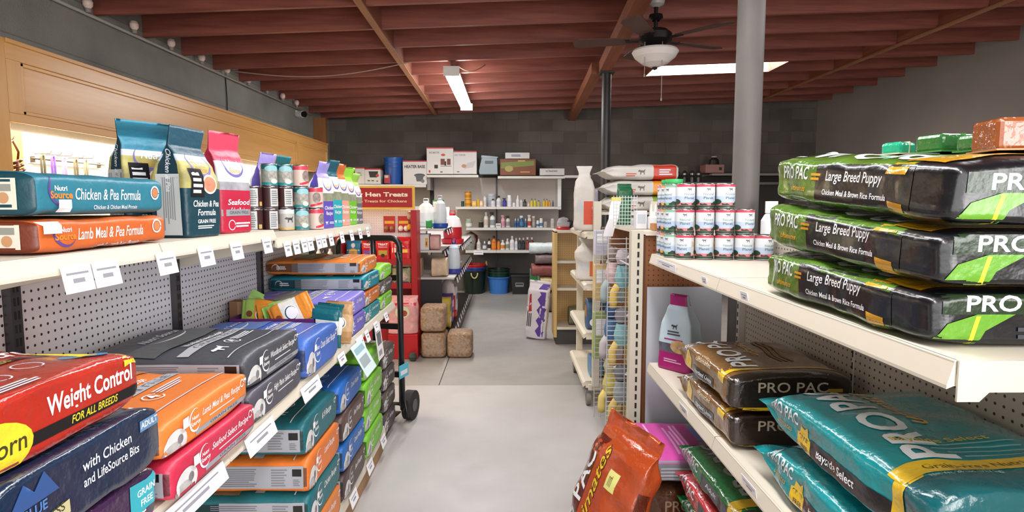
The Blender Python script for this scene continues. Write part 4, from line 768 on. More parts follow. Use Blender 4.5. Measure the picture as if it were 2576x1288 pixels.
def waterer(x, y, z, r, h, dome, basec, capc, label, low=None):
    t = thing('poultry_waterer', label, 'poultry waterer', (x, y, z)); mb = MB(); mb.lathe([(0, 0), (r * .98, 0), (r * 1.12, h * .06), (r * 1.12, h * .16), (r * 1.0, h * .165), (r * .9, h * .08), (0, h * .08)], M(basec, .35), 28); mb.build('dish', t)
    mb = MB(); mb.lathe([(r * .86, h * .09, M(low or dome, .3)), (r * .93, h * .3, M(low or dome, .3)), (r * .92, h * .55), (r * .88, h * .62), (r * .72, h * .82), (r * .35, h * .92), (0, h * .93)], M(dome, .3), 28); mb.build('tank', t)
    mb = MB(); mb.lathe([(0, h * .925), (r * .3, h * .92), (r * .3, h * .98), (r * .15, h), (0, h)], M(capc, .35), 20); mb.tube([(-r * .28, 0, h * .96), (-r * .25, 0, h * 1.08), (r * .25, 0, h * 1.08), (r * .28, 0, h * .96)], .006, M(capc, .4)); mb.build('cap', t)
waterer(-.735, 6.58, 1.272, .078, .33, '#dfe7ee', '#1f4fa0', '#c9d3da', 'tall white poultry waterer with blue dish on the upper shelf')
waterer(-.60, 6.72, .752, .076, .36, '#d5e0ea', '#3a3f9a', '#3a3f8a', 'pale blue jug waterer with dark blue band on the lower shelf')
waterer(-.62, 7.35, .752, .05, .23, '#d8dde2', '#8f98a4', '#c0c6cc', 'slim white jug waterer on the lower shelf behind the pale blue one')
waterer(-.675, 7.42, 1.042, .125, .38, '#e6e0e0', '#c22030', '#c0202c', 'large white poultry waterer with red lower tank and red top', '#b8202c')
waterer(-.72, 7.9, .752, .115, .22, '#c8202e', '#dcdcdc', '#c0202c', 'red poultry waterer below the large white one')
waterer(-.72, 7.2, .157, .1, .5, '#e4dcdc', '#c42232', '#c0202c', 'tall white and red waterer on the deck shelf', '#c42232')
waterer(-.93, 6.9, 1.272, .1, .30, '#e9ece9', '#dfe5e3', '#eef0ee', 'plain white waterer on the upper shelf behind the blue one')
def pack(x, y, z, W, Dp, H, hexc, label, seed, items=(), name='paper_pack', cat='pack', gp=None):
    mb = bag_mesh(W, Dp, H, M(hexc, .45, noise_=.12, scale=20, bump=.4), ends=('b', 'b'), seed=seed, wr=.008, sq=3.6, nr=28, gus=0); decals(mb, list(items), (0, 0, H / 2), .04); return tag(mb.build(name, None, (x, y, z), fix=False), label, cat, gp)
pack(-1.0, 6.50, .752, .15, .2, .2, '#c9ab88', 'beige wrapped pack of bedding at the left of the lower pale shelf', 110); pack(-.795 - .02, 6.50, .752, .2, .2, .2, '#d8c0a0', 'beige plastic wrapped pack of bedding at the shelf corner', 111) if False else None
pack(-.96 + .23, 6.49, .752, .0 + .17, .2, .2, '#d8c0a0', 'beige plastic wrapped pack of bedding at the corner of the lower pale shelf', 111)
mb = MB(); mb.box(-.12, .06, 0, .2, 0, .17, M('#dcd6d6', .45), .004).box(.02, .05, -.002, 0, .03, .13, M('#d8b04a', .5)).box(.028, .04, -.003, -.002, .05, .09, M('#8a3020', .5)); tag(mb.build('white_carton', None, (-.90, 6.42, 1.042)), 'white carton with a yellow picture on the middle pale shelf', 'carton')
pack(-.78, 6.52, 1.042, .1, .2, .16, '#d8a8a0', 'pink wrapped pack beside the white carton', 112)
pack(-1.1, 6.55, 1.272, .12, .2, .16, '#4a47a0', 'purple-blue pouch on the upper shelf beside the red display', 113, [('near', 0, .03, ('r', .1, .03), WHT)])
pack(-1.13, 6.78, 1.272, .08, .2, .2, '#d9cdd4', 'pale pouch behind the purple one on the upper shelf', 114)
pack(-.84, 6.46, 1.272, .06, .1, .1, '#2f9a48', 'green plastic toy pack on the upper shelf', 115)
for i, (x, y, hx, lab) in enumerate(((-.70, 6.62, '#c9a93a', 'yellow and black bag standing on the deck shelf of the low gondola'), (-.70, 6.9, '#5a3a86', 'purple bag standing on the deck shelf of the low gondola'), (-.70, 7.45, '#d5d0d4', 'white and black bag standing on the deck shelf of the low gondola'))):
    pack(x, y, .157, .14, .22, .34, hx, lab, 116 + i, [('e+', 0, .05, ('r', .16, .08), (BLK, WHT, BLK)[i]), ('e+', 0, -.08, ('r', .14, .05), (WHT, YL, WHT)[i])])
# ---------------------------------------------------------------- shelving along the back wall
YF = 9.95; BW = M('#b7afa9', .55, noise_=.05, scale=3); SHW = M('#d6d2cc', .45)
def bx(px): return at(px, 510, YF).x
def bz(py, Y=YF): return at(1288, py, Y).z
g = thing('back_gondola', 'tall pale shelving unit with bottles standing against the dark back wall', 'shelving', (0, 0, 0))
x0, xm, x1 = bx(1083), bx(1248), bx(1412)
mb = MB(); mb.box(x0, x1, 10.46, 10.48, bz(630), bz(444), BW).box(x0 - .05, x1 + .3, 10.46, 10.48, .0, bz(630), M('#5a5450', .6)); mb.build('back_panel', g)  # lower panel's dark grey carries the shade beneath the bottom shelf
for xx in (xm,): mb = MB(); mb.box(xx - .012, xx + .012, 10.42, 10.462, 0, bz(444), M('#4a4441', .5)); mb.build('upright', g)
mb = MB(); mb.box(x1 - .03, x1 + .03, 10.3, 10.46, bz(528), bz(444), M('#f2f4f6', .4)); mb.build('end_upright', g)
SH = [(bx(1074), bx(1204), 440), (bx(1252), bx(1421), 443), (bx(1146), xm, 520), (xm, bx(1412), 520), (bx(1172), xm, 573), (xm, bx(1394), 573), (bx(1170), xm, 630), (xm, bx(1342), 630), (bx(1420), bx(1486), 441)]
for a, b, y in SH: mb = MB(); mb.box(a + .002, b - .002, YF, 10.46, bz(y + 5), bz(y), SHW).box(a + .002, b - .002, YF - .008, YF, bz(y + 6), bz(y) - .0, SHW); mb.build('shelf', g)
mb = MB(); mb.box(bx(1074), bx(1082), 10.0, 10.46, bz(478), bz(441), M('#8a847f', .5)); mb.build('bracket', g)
g2 = thing('back_gondola', 'lower pale shelf run behind the red display against the back wall', 'shelving', (0, 0, 0))
mb = MB(); mb.box(bx(880), bx(1072), YF, 10.46, bz(470), bz(464), SHW).box(bx(880), bx(1072), YF - .008, YF, bz(471), bz(464), SHW); mb.build('shelf', g2)
mb = MB(); mb.box(bx(880), bx(1072), 10.46, 10.48, 0, bz(464), M('#8d8680', .6)); mb.build('back_panel', g2)
mb = MB(); mb.box(bx(1086), bx(1166), YF + .2, YF + .21, bz(515), bz(515) + .001, SHW); mb.bm.free()
def carton(px0, px1, py0, py1, hexc, label, items=(), Y=10.0, d=.3, top=None, name='carton', cat='carton', rz=0):
    a, b = at(px0, py1, Y), at(px1, py0, Y); w, h = b.x - a.x, b.z - a.z
    mb = MB(); mb.box(-w / 2, w / 2, 0, d, 0, h, M(hexc, .5), .003)
    if top: mb.box(-w / 2 - .001, w / 2 + .001, -.001, d + .001, h - .02, h + .001, M(top, .5))
    bmesh.ops.recalc_face_normals(mb.bm, faces=mb.bm.faces); decals(mb, [('near', u * w, v * h) + tuple(r) for u, v, *r in items], (0, 0, h / 2), .2)
    return tag(mb.build(name, None, ((a.x + b.x) / 2, Y, a.z + .001), (0, 0, rz), fix=False), label, cat)
K, RDD = M('#2a2a2c', .5), M('#c03a3a', .5)
SHZ = 464
carton(893, 916.5, 421, 463, '#d8d3cf', 'white carton with red top strip, leftmost on the low back shelf', [(0, .1, ('lines', .08, .06, 3), M('#8a8580', .5))], top='#b03038')
carton(918, 957, 424, 463, '#dcd8d4', 'white carton with a black tub picture on the low back shelf', [(.05, .12, ('p', [(-.08, .05), (.08, .05), (.06, -.05), (-.06, -.05)]), K), (-.25, -.3, dog(.05), K), (0, -.3, dog(.05), K), (.28, -.32, dog(.04), K), (.3, .05, ('e', .025, .025), RDD)], top='#b03038')
carton(1014, 1073, 404, 464, '#d9d6d4', 'white carton reading HEATER BASE on the low back shelf', [(0, .24, ('t', 'HEATER BASE', .05, {'b': .03, 'W': .34}), K), (.2, -.12, ('e', .09, .03), M('#4a4d50', .5)), (.2, -.25, ('p', [(-.07, .06), (.07, .06), (.05, -.05), (-.05, -.05)]), M('#5b5e62', .5)), (.33, -.36, ('e', .03, .03), M('#77797c', .5))], top='#a83038')
carton(1074, 1140, 371, 438, '#dedad6', 'tall white carton with window pictures, largest on the middle back shelf', [(-.22, .3, ('t', 'INCUBATOR', .028, {'b': .03, 'W': .17}), M('#6d7578', .5)), (.12, .22, ('e', .035, .02), M('#c8583a', .5)), (.1, -.04, ('r', .07, .1), M('#7a3a34', .5)), (.33, -.04, ('r', .06, .1), M('#7a3a34', .5)), (.2, -.1, ('r', .03, .07), K), (-.15, -.22, ('r', .06, .06), K), (.22, -.2, ('r', .18, .008), K), (-.4, -.4, ('e', .015, .025), RDD), (.05, -.42, ('r', .04, .015), K)], top='#b8383c')
carton(1141, 1199, 380, 438, '#d8d4d2', 'white carton reading Egg Turner beside the tall carton', [(-.22, .32, ('t', 'EGG TURNER', .028, {'b': .02, 'W': .18}), M('#7d8488', .5)), (.2, -.1, ('p', [(-.1, -.07), (.06, -.04), (.1, .07), (-.04, .03)]), M('#c4bcbc', .5)), (-.05, -.15, ('e', .04, .03), M('#b5895c', .5)), (-.3, -.4, ('r', .04, .012), K)], top='#b8383c')
carton(1258, 1348, 400, 441, '#7a4524', 'brown carton with green band on the right back shelf', [(0, .1, ('p', [(-.28, -.05), (.27, .0), (.27, .08), (-.28, .05)]), M('#77823a', .5)), (-.25, -.1, ('e', .07, .05), M('#a89a58', .5)), (.1, .38, ('r', .12, .02), M('#c9a05c', .5)), (.2, -.3, ('r', .16, .02), M('#c98a5c', .5))])
carton(1271, 1332, 384, 399, '#d3d1d0', 'flat white carton lying on top of the brown carton', [(0, 0, ('lines', .2, .04, 2), M('#5b5d8a', .5))])
carton(1358, 1420, 424, 441, '#d0cecc', 'flat white carton with black lettering at the right end of the back shelf', [(-.02, .1, ('t', 'ULTRASONIC', .03, {'b': .02, 'W': .2}), K)])
t = thing('metal_feeder', 'galvanised sloping feeder box on the middle back shelf', 'feeder', (bx(1229), 10.0, bz(438) + .002)); GV = M('#7c878c', .4, metal=.3)
mb = MB(); mb.prism([(-.15, 0), (.15, 0), (.15, .0), (.14, .26), (-.11, .27), (-.16, .05)], 1, 0, .26, GV); mb.build('body', t)
mb = MB(); mb.prism([(-.12, .272), (.15, .26), (.155, .285), (-.115, .31)], 1, -.01, .27, GV); mb.box(-.06, .08, -.004, 0, .17, .22, M('#5c6468', .5)); mb.build('lid', t)
def bucket(x, y, z, r, h, hexc, label, stack=False, handle=None, n=28, gp=None, name='bucket'):
    t = thing(name, label, 'bucket', (x, y, z), 0, gp); mt = M(hexc, .35); mb = MB(); mb.lathe([(0, 0), (r * .82, 0), (r, h), (r * 1.05, h), (r * 1.05, h - .02), (r * 1.0, h - .02)], mt, n); mb.lathe([(r * .98, h), (r * .8, .006), (0, .006)], mt, n); mb.build('body', t)
    if handle:
        for a in handle:
            ca, sa = math.cos(a), math.sin(a); P = []
            for k in range(9):
                q = PI * k / 8; w = math.cos(q) * .055; P.append((r * 1.08 * ca - sa * w, r * 1.08 * sa + ca * w, h - .05 + (.07 if a > 0 else -.09) * math.sin(q) + .02))
            m2 = MB(); m2.tube(P, .011, M('#d8c08a', .7)); m2.build('rope_handle', t)
    return t
for i in range(3): bucket(bx(986), 10.15, bz(463) + .001 + i * .07, .155, .30, ('#1d4f9c', '#1f55a6', '#2159ae')[i], 'blue bucket on the low back shelf, %s of the nested stack' % ('lowest', 'middle', 'topmost')[i], gp='nested blue buckets')
mb = MB(); mb.box(-.05, .05, 0, .003, 0, .14, M('#b03a44', .5)).box(-.04, .02, -.001, 0, .09, .13, M('#c9c2b8', .5)); tag(mb.build('bucket_label', None, (bx(974), 9.985, bz(461))), 'red and white label card in front of the blue buckets', 'label card')
# bins on the floor under the back shelves
def floorx(px, Y): return at(px, 700, Y).x
bucket(floorx(1193, 10.2), 10.2, 0.0, .2, .40, '#14241c', 'dark green muck tub with rope handles, lowest of the left nest on the floor', handle=[-1.5], name='muck_tub'); bucket(floorx(1193, 10.2), 10.2, .055, .195, .40, '#2a3f8f', 'blue muck tub nested between the green and the red tub', name='muck_tub'); bucket(floorx(1193, 10.2), 10.2, .105, .195, .40, '#b3262b', 'red muck tub with rope handle, topmost of the left nest', handle=[.2], name='muck_tub')
bucket(floorx(1255, 10.2), 10.2, 0, .19, .29, '#3a76c4', 'bright blue tub on the floor under dark green tubs', name='feed_tub'); bucket(floorx(1255, 10.2), 10.2, .105, .18, .27, '#16382c', 'dark green tub nested in the bright blue tub', name='feed_tub'); bucket(floorx(1255, 10.2), 10.2, .152, .18, .27, '#122a22', 'darkest green tub, topmost on the bright blue tub', name='feed_tub')
t = thing('plastic_tote', 'black plastic tote with a pale label on the floor right of the tubs', 'tote', (floorx(1308, 10.15), 10.15, 0)); mb = MB(); mb.prism([(-.13, 0), (.13, 0), (.15, .29), (-.15, .29)], 1, -.12, .15, M('#141416', .35)); mb.build('body', t)
mb = MB(); mb.box(-.165, .165, -.135, .165, .29, .33, M('#1a1a1c', .35), .006); mb.build('lid', t); mb = MB(); mb.box(-.08, .06, -.122, -.1205, .13, .20, M('#8d8a86', .5)); mb.box(-.07, .05, -.1225, -.122, .16, .185, K); mb.build('label_plate', t)
# bottles: kind, x0, x1, ytop, ybottom on the enlarged shelf view, body colour, cap colour, band colour, label
def bottle(kind, x0, x1, yt, hexb, hexc, hexl, label, row, Y=10.1):
    yb = (518.6, 571.5, 628.5)[row]; zsh = bz((520, 573, 630)[row]) + .001
    px = 1160 + (x0 + x1) / 2 / 6.44; x = at(px, 510, Y).x; r = (x1 - x0) / 6.44 * Y / 1500 / 2; h = ((504, 827, 1197)[row] - yt) / 6.44 * Y / 1500
    nm = {'tin': 'tin', 'box': 'small_box', 'spray': 'spray_bottle', 'jar': 'jar', 'clear': 'clear_jar'}.get(kind, 'bottle')
    mB, mC, mL = M(hexb, .35), M(hexc, .4), M(hexl, .5)
    if kind == 'box':
        mb = MB(); mb.box(-r, r, -.04, .04, 0, h, mB, .002).box(-r * .8, r * .8, -.0405, -.04, h * .3, h * .75, mL); o = mb.build(nm, None, (x, Y, zsh)); return tag(o, label, 'box')
    t = thing(nm, label, nm.replace('_', ' '), (x, Y, zsh)); mb = MB()
    if kind == 'tin': pr = [(0, 0), (r, 0), (r, h), (r * .95, h), (0, h - .004)]
    elif kind in ('jar', 'clear'): pr = [(0, 0), (r * .95, 0), (r, h * .05), (r, h * .72), (r * .8, h * .8), (r * .75, h * .82), (0, h * .82)]
    elif kind == 'cone': pr = [(0, 0), (r, 0), (r, h * .55), (r * .45, h * .75), (0, h * .75)]
    elif kind == 'tube': pr = [(0, 0), (r, 0), (r, h * .85), (r * .8, h * .88), (0, h * .88)]
    else: pr = [(0, 0), (r * .95, 0), (r, h * .03), (r, h * .58), (r * .8, h * .7), (r * .36, h * .78), (r * .34, h * .84), (0, h * .84)]
    mb.lathe(pr, mB, 18)
    rr = r * 1.006; mb.lathe([(rr, h * .14), (rr, h * (.5 if kind != 'tube' else .6))], mL, 18); mb.build('body', t); mb = MB()
    if kind == 'tin': mb.lathe([(r * 1.02, h * .9), (r * 1.02, h + .002), (0, h + .002)], mC, 18)
    elif kind in ('jar', 'clear'): mb.lathe([(r * .84, h * .8), (r * .84, h), (0, h)], mC, 18)
    elif kind == 'cone': mb.lathe([(r * .5, h * .74), (r * .42, h * .84), (r * .16, h), (0, h)], mC, 14)
    elif kind == 'tube': mb.lathe([(r * .7, h * .87), (r * .7, h), (0, h)], mC, 14)
    elif kind == 'spray':
        mb.lathe([(r * .42, h * .8), (r * .42, h * .87), (0, h * .87)], mC, 12); mb.box(-r * 1.0, r * .55, -.014, .014, h * .87, h, mC, .004).box(-r * .75, -r * .5, -.008, .008, h * .74, h * .88, mC)
    else: mb.lathe([(r * .46, h * .82), (r * .46, h), (0, h)], mC, 14)
    mb.build('trigger_head' if kind == 'spray' else 'cap', t)
WC, OC, YC, BC = '#e8e6e2', '#c9681f', '#dca02a', '#1c1c1e'
rows = [
 [('tin', 0, 50, 420, '#1f3a36', '#16302c', '#2a4a44', 'dark green pot'), ('tin', 62, 165, 388, YC, '#b0682a', '#b87a1c', 'yellow tin, lower of two'), ('box', 180, 246, 415, '#e0ac48', YC, '#e8c878', 'small yellow box'), ('cone', 255, 297, 340, '#e8b820', '#d89a1a', '#e6c440', 'yellow nozzle bottle'), ('box', 304, 350, 412, '#e8b888', OC, '#f0d8b8', 'small peach box'), ('tube', 360, 410, 335, WC, '#cfcfcf', '#d8d4d0', 'tall white tube'), ('clear', 418, 566, 300, '#c2c6d0', '#c8ccd4', '#b4b8c4', 'large pale jar'), ('bottle', 478, 555, 380, '#dedee0', BC, '#d0d0d2', 'white bottle with black cap, shorter one'), ('bottle', 570, 650, 330, '#e2e2e4', BC, '#cfcfd2', 'white bottle with black cap, taller one'), ('spray', 672, 738, 365, '#3a2f86', '#2e2668', '#4a40a0', 'dark purple spray bottle'), ('jar', 745, 820, 320, WC, '#f2f2f0', '#d8dade', 'large white tub'), ('jar', 830, 880, 440, WC, '#f2f2f0', '#dadadc', 'small low white tub'), ('cone', 890, 945, 320, WC, '#efefed', '#dcdcdc', 'white bottle with pointed nozzle'), ('tube', 955, 998, 392, '#d8d8d4', '#c8c8c4', '#cacac6', 'pale grey tube'), ('bottle', 1004, 1060, 388, '#2a2a28', BC, '#55554e', 'black bottle'), ('bottle', 1075, 1112, 415, '#d0b8a8', '#b8a090', '#e0ccc0', 'pinkish bottle')] + [('bottle', a, b, y, c, '#6a6c86' if c != '#d8952a' else '#b06a40', c, l) for a, b, y, c, l in ((1120, 1168, 375, '#cfc23a', 'yellow-green bottle, first of three'), (1174, 1220, 375, '#c9bc36', 'yellow-green bottle, second of three'), (1232, 1280, 402, '#bfb24a', 'yellow-green bottle, shorter third one'), (1320, 1364, 380, '#d6b82a', 'amber bottle, first of three'), (1368, 1408, 378, '#d8a82a', 'amber bottle, second of three'), (1412, 1450, 402, '#d8952a', 'amber bottle, shorter third one'), (1474, 1502, 400, '#5c5e58', 'small grey bottle'))],
 [('clear', 70, 175, 690, '#9fae9c', '#a8b4a4', '#e0e0dc', 'clear jar with white label'), ('tin', 282, 360, 735, '#191917', '#8a8458', '#24221e', 'black cup'), ('bottle', 366, 440, 580, '#d8d6c8', '#eceae4', '#c8b8b0', 'tall cream bottle'), ('spray', 465, 550, 580, '#e0e4e4', BC, '#8a9498', 'white spray bottle with black trigger'), ('box', 562, 640, 762, '#dedede', WC, '#9a9a9a', 'flat white box'), ('spray', 645, 710, 630, '#d8a8b0', '#d8a0a0', '#c88a98', 'pink spray bottle'), ('spray', 722, 798, 640, '#d0c4c4', BC, '#8f8a92', 'grey spray bottle with black trigger'), ('cone', 858, 902, 680, '#3f6690', '#c8d4dc', '#2a4a78', 'small blue bottle, first of two'), ('cone', 904, 942, 680, '#3f6690', '#c8d4dc', '#2a4a78', 'small blue bottle, second of two'), ('spray', 948, 1015, 640, '#2f4f7e', '#e4e4e2', '#3a7aa8', 'navy spray bottle with white trigger'), ('cone', 1024, 1066, 680, '#4a6a8e', '#c8d4dc', '#30506e', 'blue bottle right of the navy spray'), ('spray', 1076, 1140, 625, '#d8d0ca', '#d8cfc8', '#a83a38', 'white spray bottle with red label'), ('spray', 1150, 1210, 645, '#8f887f', '#d8cfc4', '#a39c92', 'clear spray bottle with cream trigger'), ('jar', 1218, 1266, 715, '#dadfe4', '#e6e6e6', '#5a7a9c', 'small white and blue jar'), ('jar', 1270, 1326, 680, '#dadfe4', '#ececea', '#5a7a9c', 'taller white and blue jar'), ('clear', 1340, 1400, 735, '#b3aca6', '#bcb6b0', '#a8a29c', 'low clear jar'), ('clear', 1450, 1520, 685, '#c4bfba', '#cfcac5', '#b4aea8', 'clear conical jar')],
 [('cone', 246, 316, 1015, '#d8d6d0', '#e4e2de', '#c4c2bc', 'white bottle beside the grey horse mask'), ('cone', 345, 410, 1055, '#5f646c', '#dcdcdc', '#d4d4d6', 'grey bottle with white nozzle'), ('bottle', 426, 480, 1018, '#d8d4cc', '#2a2422', '#3a2c2a', 'white bottle with brown label'), ('bottle', 488, 570, 970, '#c96a1c', '#3a2a1c', '#d8802a', 'large orange bottle'), ('bottle', 580, 630, 1020, '#cf7a22', '#3a2a1c', '#d8862e', 'smaller orange bottle'), ('bottle', 636, 710, 1040, '#e0dcd4', '#eceae6', '#c9803a', 'white bottle with orange label'), ('bottle', 718, 780, 1016, '#d4d4d0', '#eceae6', '#8d8a84', 'white bottle with grey label'), ('bottle', 788, 864, 974, '#e6e6e8', '#ecebee', '#d4d4da', 'big white jug'), ('bottle', 868, 916, 1010, '#dedee0', '#ebebeb', '#cacace', 'slim white bottle'), ('bottle', 924, 976, 1005, '#2e3236', '#dcdcd8', '#4c5256', 'dark grey bottle with white cap'), ('bottle', 982, 1036, 1005, '#1c2024', '#dcdcd8', '#32383c', 'black bottle with white cap'), ('bottle', 1045, 1110, 995, '#7a3a34', '#e0dcd6', '#8f4a42', 'red-brown bottle with white cap, left of two'), ('bottle', 1116, 1180, 995, '#7a3a34', '#e0dcd6', '#8f4a42', 'red-brown bottle with white cap, right of two')]]
for r_, L in enumerate(rows):
    for b in L: bottle(*b[:7], b[7] + ', on the %s bottle shelf at the back' % ('top', 'middle', 'bottom')[r_], r_, Y=10.06 if b[0] == 'box' else 10.3 if b[7] == 'large pale jar' else 10.1)
rr = (165 - 62) / 6.44 * 10.1 / 1500 / 2; xx = at(1160 + 113.5 / 6.44, 510, 10.1).x; hh = (504 - 388) / 6.44 * 10.1 / 1500
mb = MB(); mb.lathe([(0, 0), (rr, 0), (rr, hh), (0, hh)], M(YC, .35), 18); mb.lathe([(rr * 1.006, hh * .2), (rr * 1.006, hh * .6)], M('#b87a1c', .5), 18); mb.lathe([(rr * 1.02, hh * .88), (rr * 1.02, hh + .002), (0, hh + .002)], M('#b0542a', .4), 18)
tag(mb.build('tin', None, (xx, 10.1, bz(520) + .001 + hh + .004)), 'yellow tin with red-brown lid, stacked on another yellow tin', 'tin')
t = thing('horse_mask', 'grey horse fly mask with dark eye hole and red lining on the bottom bottle shelf', 'mask', (at(1179, 510, 10.1).x, 10.1, bz(630) + .001)); mb = MB(); mb.lathe([(0, 0), (.09, .0), (.11, .08), (.12, .18), (.09, .26), (0, .29)], M('#8f8f86', .35, noise_=.3, scale=25), 18); mb.build('shell', t)
mb = MB(); mb.lathe([(0, 0), (.1, .0), (.125, .12), (.11, .24), (0, .31)], M('#7a2632', .6), 18, (.03, .12, 0)); mb.build('lining', t)
for x in (-.06, .03): mb = MB(); mb.lathe([(0, -.028), (.028, 0), (0, .028)], BLK, 12, (x, -.09, .13)); mb.build('eye_patch', t)
mb = MB(); mb.box(-.08, .08, 0, .003, -.07, .0, TAGW); mb.box(-.06, .06, -.001, 0, -.035, -.028, TAGL); tag(mb.build('shelf_note', None, (at(1203, 510, 9.93).x, 9.932, bz(630))), 'white note hanging from the bottom bottle shelf edge', 'note')
for px in (1095, 1110):
    mb = MB(); mb.lathe([(0, 0), (.04, 0), (.042, .06), (.04, .075), (0, .08)], M('#c4cdc4', .4), 16); mb.lathe([(.042, .075), (.042, .1), (0, .1)], M('#3f7a48', .4), 16)
    tag(mb.build('jar', None, (at(px, 500, 9.08).x, 9.08, 1.494)), 'green lidded glass jar, %s of the pair on top of the far low gondola' % ('left' if px < 1100 else 'right'), 'jar', 'green lidded jars')
mb = MB(); mb.box(-1.2, -.86, 9.0, 9.18, 1.042, 1.49, M('#dcd4d2', .5), .003).box(-1.201, -.859, 8.999, 9.181, 1.488, 1.492, M('#b8707a', .5)); tag(mb.build('carton', None), 'white carton with pink top edge on the far low gondola, under two jars', 'carton')
# back shelf, right part
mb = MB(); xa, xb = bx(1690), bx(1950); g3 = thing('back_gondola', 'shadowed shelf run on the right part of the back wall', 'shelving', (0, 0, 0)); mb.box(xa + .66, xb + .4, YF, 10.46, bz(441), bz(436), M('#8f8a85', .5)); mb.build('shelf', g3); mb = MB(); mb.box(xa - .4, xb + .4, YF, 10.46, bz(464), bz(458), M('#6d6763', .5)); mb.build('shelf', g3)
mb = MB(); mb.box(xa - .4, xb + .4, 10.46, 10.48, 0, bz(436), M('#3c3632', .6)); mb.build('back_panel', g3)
for i, px in enumerate((1703, 1722, 1741, 1757)):
    t = thing('dark_bottle', 'dark bottle with shiny collar on shadowed back shelf, %s of four' % ('leftmost', 'second', 'third', 'rightmost')[i], 'bottle', (at(px, 450, 10.05).x, 10.05, bz(458) + .001), 0, 'row of four dark bottles'); mb = MB(); mb.lathe([(0, 0), (.045, 0), (.045, .08), (.03, .1), (0, .1)], M('#4b4a48', .25, metal=.5), 14); mb.build('body', t); mb = MB(); mb.lathe([(.032, .1), (.05, .12), (.05, .15), (.02, .19), (0, .2)], M('#7d7c7a', .2, metal=.8), 14); mb.build('cap', t)
carton(1775, 1822, 414, 435, '#a87a72', 'pinkish flat carton on the shadowed right back shelf', [(.3, 0, ('r', .05, .05), K)]); mb = MB(); mb.lathe([(0, 0), (.09, 0), (.08, .08), (.03, .13), (0, .13)], M('#2c2422', .4), 16); mb.lathe([(.03, .125), (.05, .14), (0, .16)], WHT, 12); tag(mb.build('dark_hat', None, (at(1797, 410, 10.1).x, 10.12, bz(414) + .006)), 'small dark rounded pot with white knob on the pinkish carton', 'pot')
carton(1905, 1932, 470, 502, '#b7a4a4', 'pale carton with dark red picture on the shadowed back wall shelf', [(0, 0, ('r', .1, .12), M('#6a2430', .5))], Y=9.96) if False else None
# ---------------------------------------------------------------- middle right: tan unit, rolling rack, wire grid, brown end panel
TANP = pegboard('tan_pegboard', '#c29a5c', '#8a6a3a', 0, 2); TAN = M('#c8a468', .5); CR2 = M('#d9d0be', .42)
g = thing('tan_gondola', 'tan pegboard end unit with cream shelves beyond the rolling rack', 'shelving', (.515, 6.42, 0))
mb = MB(); mb.box(.02, .8, .30, .32, .10, 1.24, TANP); mb.build('pegboard', g)
mb = MB(); mb.box(0, .03, .0, .34, .08, 1.24, M('#c7a766', .5)); mb.build('side_panel', g)
for z, d in ((1.255, .0), (.915, .1), (.62, .05), (.2, -.02)):
    mb = MB(); mb.box(.032 if z < 1.2 else 0, .8, d, .30 if z < 1.2 else .34, z - .03, z, CR2, .003); mb.build('shelf', g)
mb = MB(); mb.box(.02, .8, .02, .33, 0, .168, M('#3f3a38', .6)); mb.build('plinth', g)
pack(.76, 6.56, .202, .15, .18, .2, '#6b6a52', 'dark olive pack on the lowest shelf of the tan unit', 130)
t = thing('dome_feeder', 'clear domed feeder with red base on top of the tan unit', 'feeder', (.62, 6.55, 1.256)); mb = MB(); mb.lathe([(0, 0), (.075, 0), (.08, .02), (.07, .035), (0, .035)], M('#b0282c', .35), 20); mb.build('base', t)
mb = MB(); mb.lathe([(.068, .035), (.07, .08), (.05, .125), (0, .14)], M('#c8cdd0', .1, alpha=.5), 20); mb.build('dome', t); mb = MB(); mb.tube([(.07, -.04, .02), (.1, -.05, .09), (.04, -.07, .1)], .012, BLK); mb.build('hook', t)
flatpack(.22, .44, .12, M('#c6c2d6', .4, bump=.4), [('top', .05, -.04, ('e', .05, .05), M('#a6a4bc', .4)), ('top', .1, .04, ('lines', .08, .05, 4), GRY)], 'pale lilac plastic sack leaning on top of the tan unit', (.88, 6.5, 1.259), 131, cat='sack', name='plastic_sack', rz=R(-20))
# floor stack behind the tan unit
GRB = M('#2f8a3c', .4); mb = MB(); mb.box(0, .09, 0, .02, 0, .52, GRB).box(0, .3, .02, .4, 0, .52, M('#7fa88a', .5)); tag(mb.build('green_box', None, (.36, 8.9, 0)), 'tall green carton standing on the floor beside the tan unit', 'carton')
for i, (x, y, z, W, Dp, H, hx, lab) in enumerate(((.62, 8.5, 0.0, .3, .35, .3, '#6a6058', 'grey brown feed sack on the floor behind the tan unit'), (.62, 8.5, .305, .3, .35, .2, '#c9b98a', 'yellowish feed sack stacked behind the tan unit'), (.55, 8.5, .51, .4, .35, .17, '#8a4a44', 'red-brown net sack on the pile behind the tan unit'), (.58, 8.5, .685, .36, .35, .14, '#7a6a68', 'grey plastic sack near the top of the pile behind the tan unit'), (.53, 8.5, .83, .42, .35, .15, '#c8d4d4', 'pale blue-white sack on top of the pile behind the tan unit'))): pack(x, y, z, W, Dp, H, hx, lab, 132 + i, name='feed_sack', cat='sack')
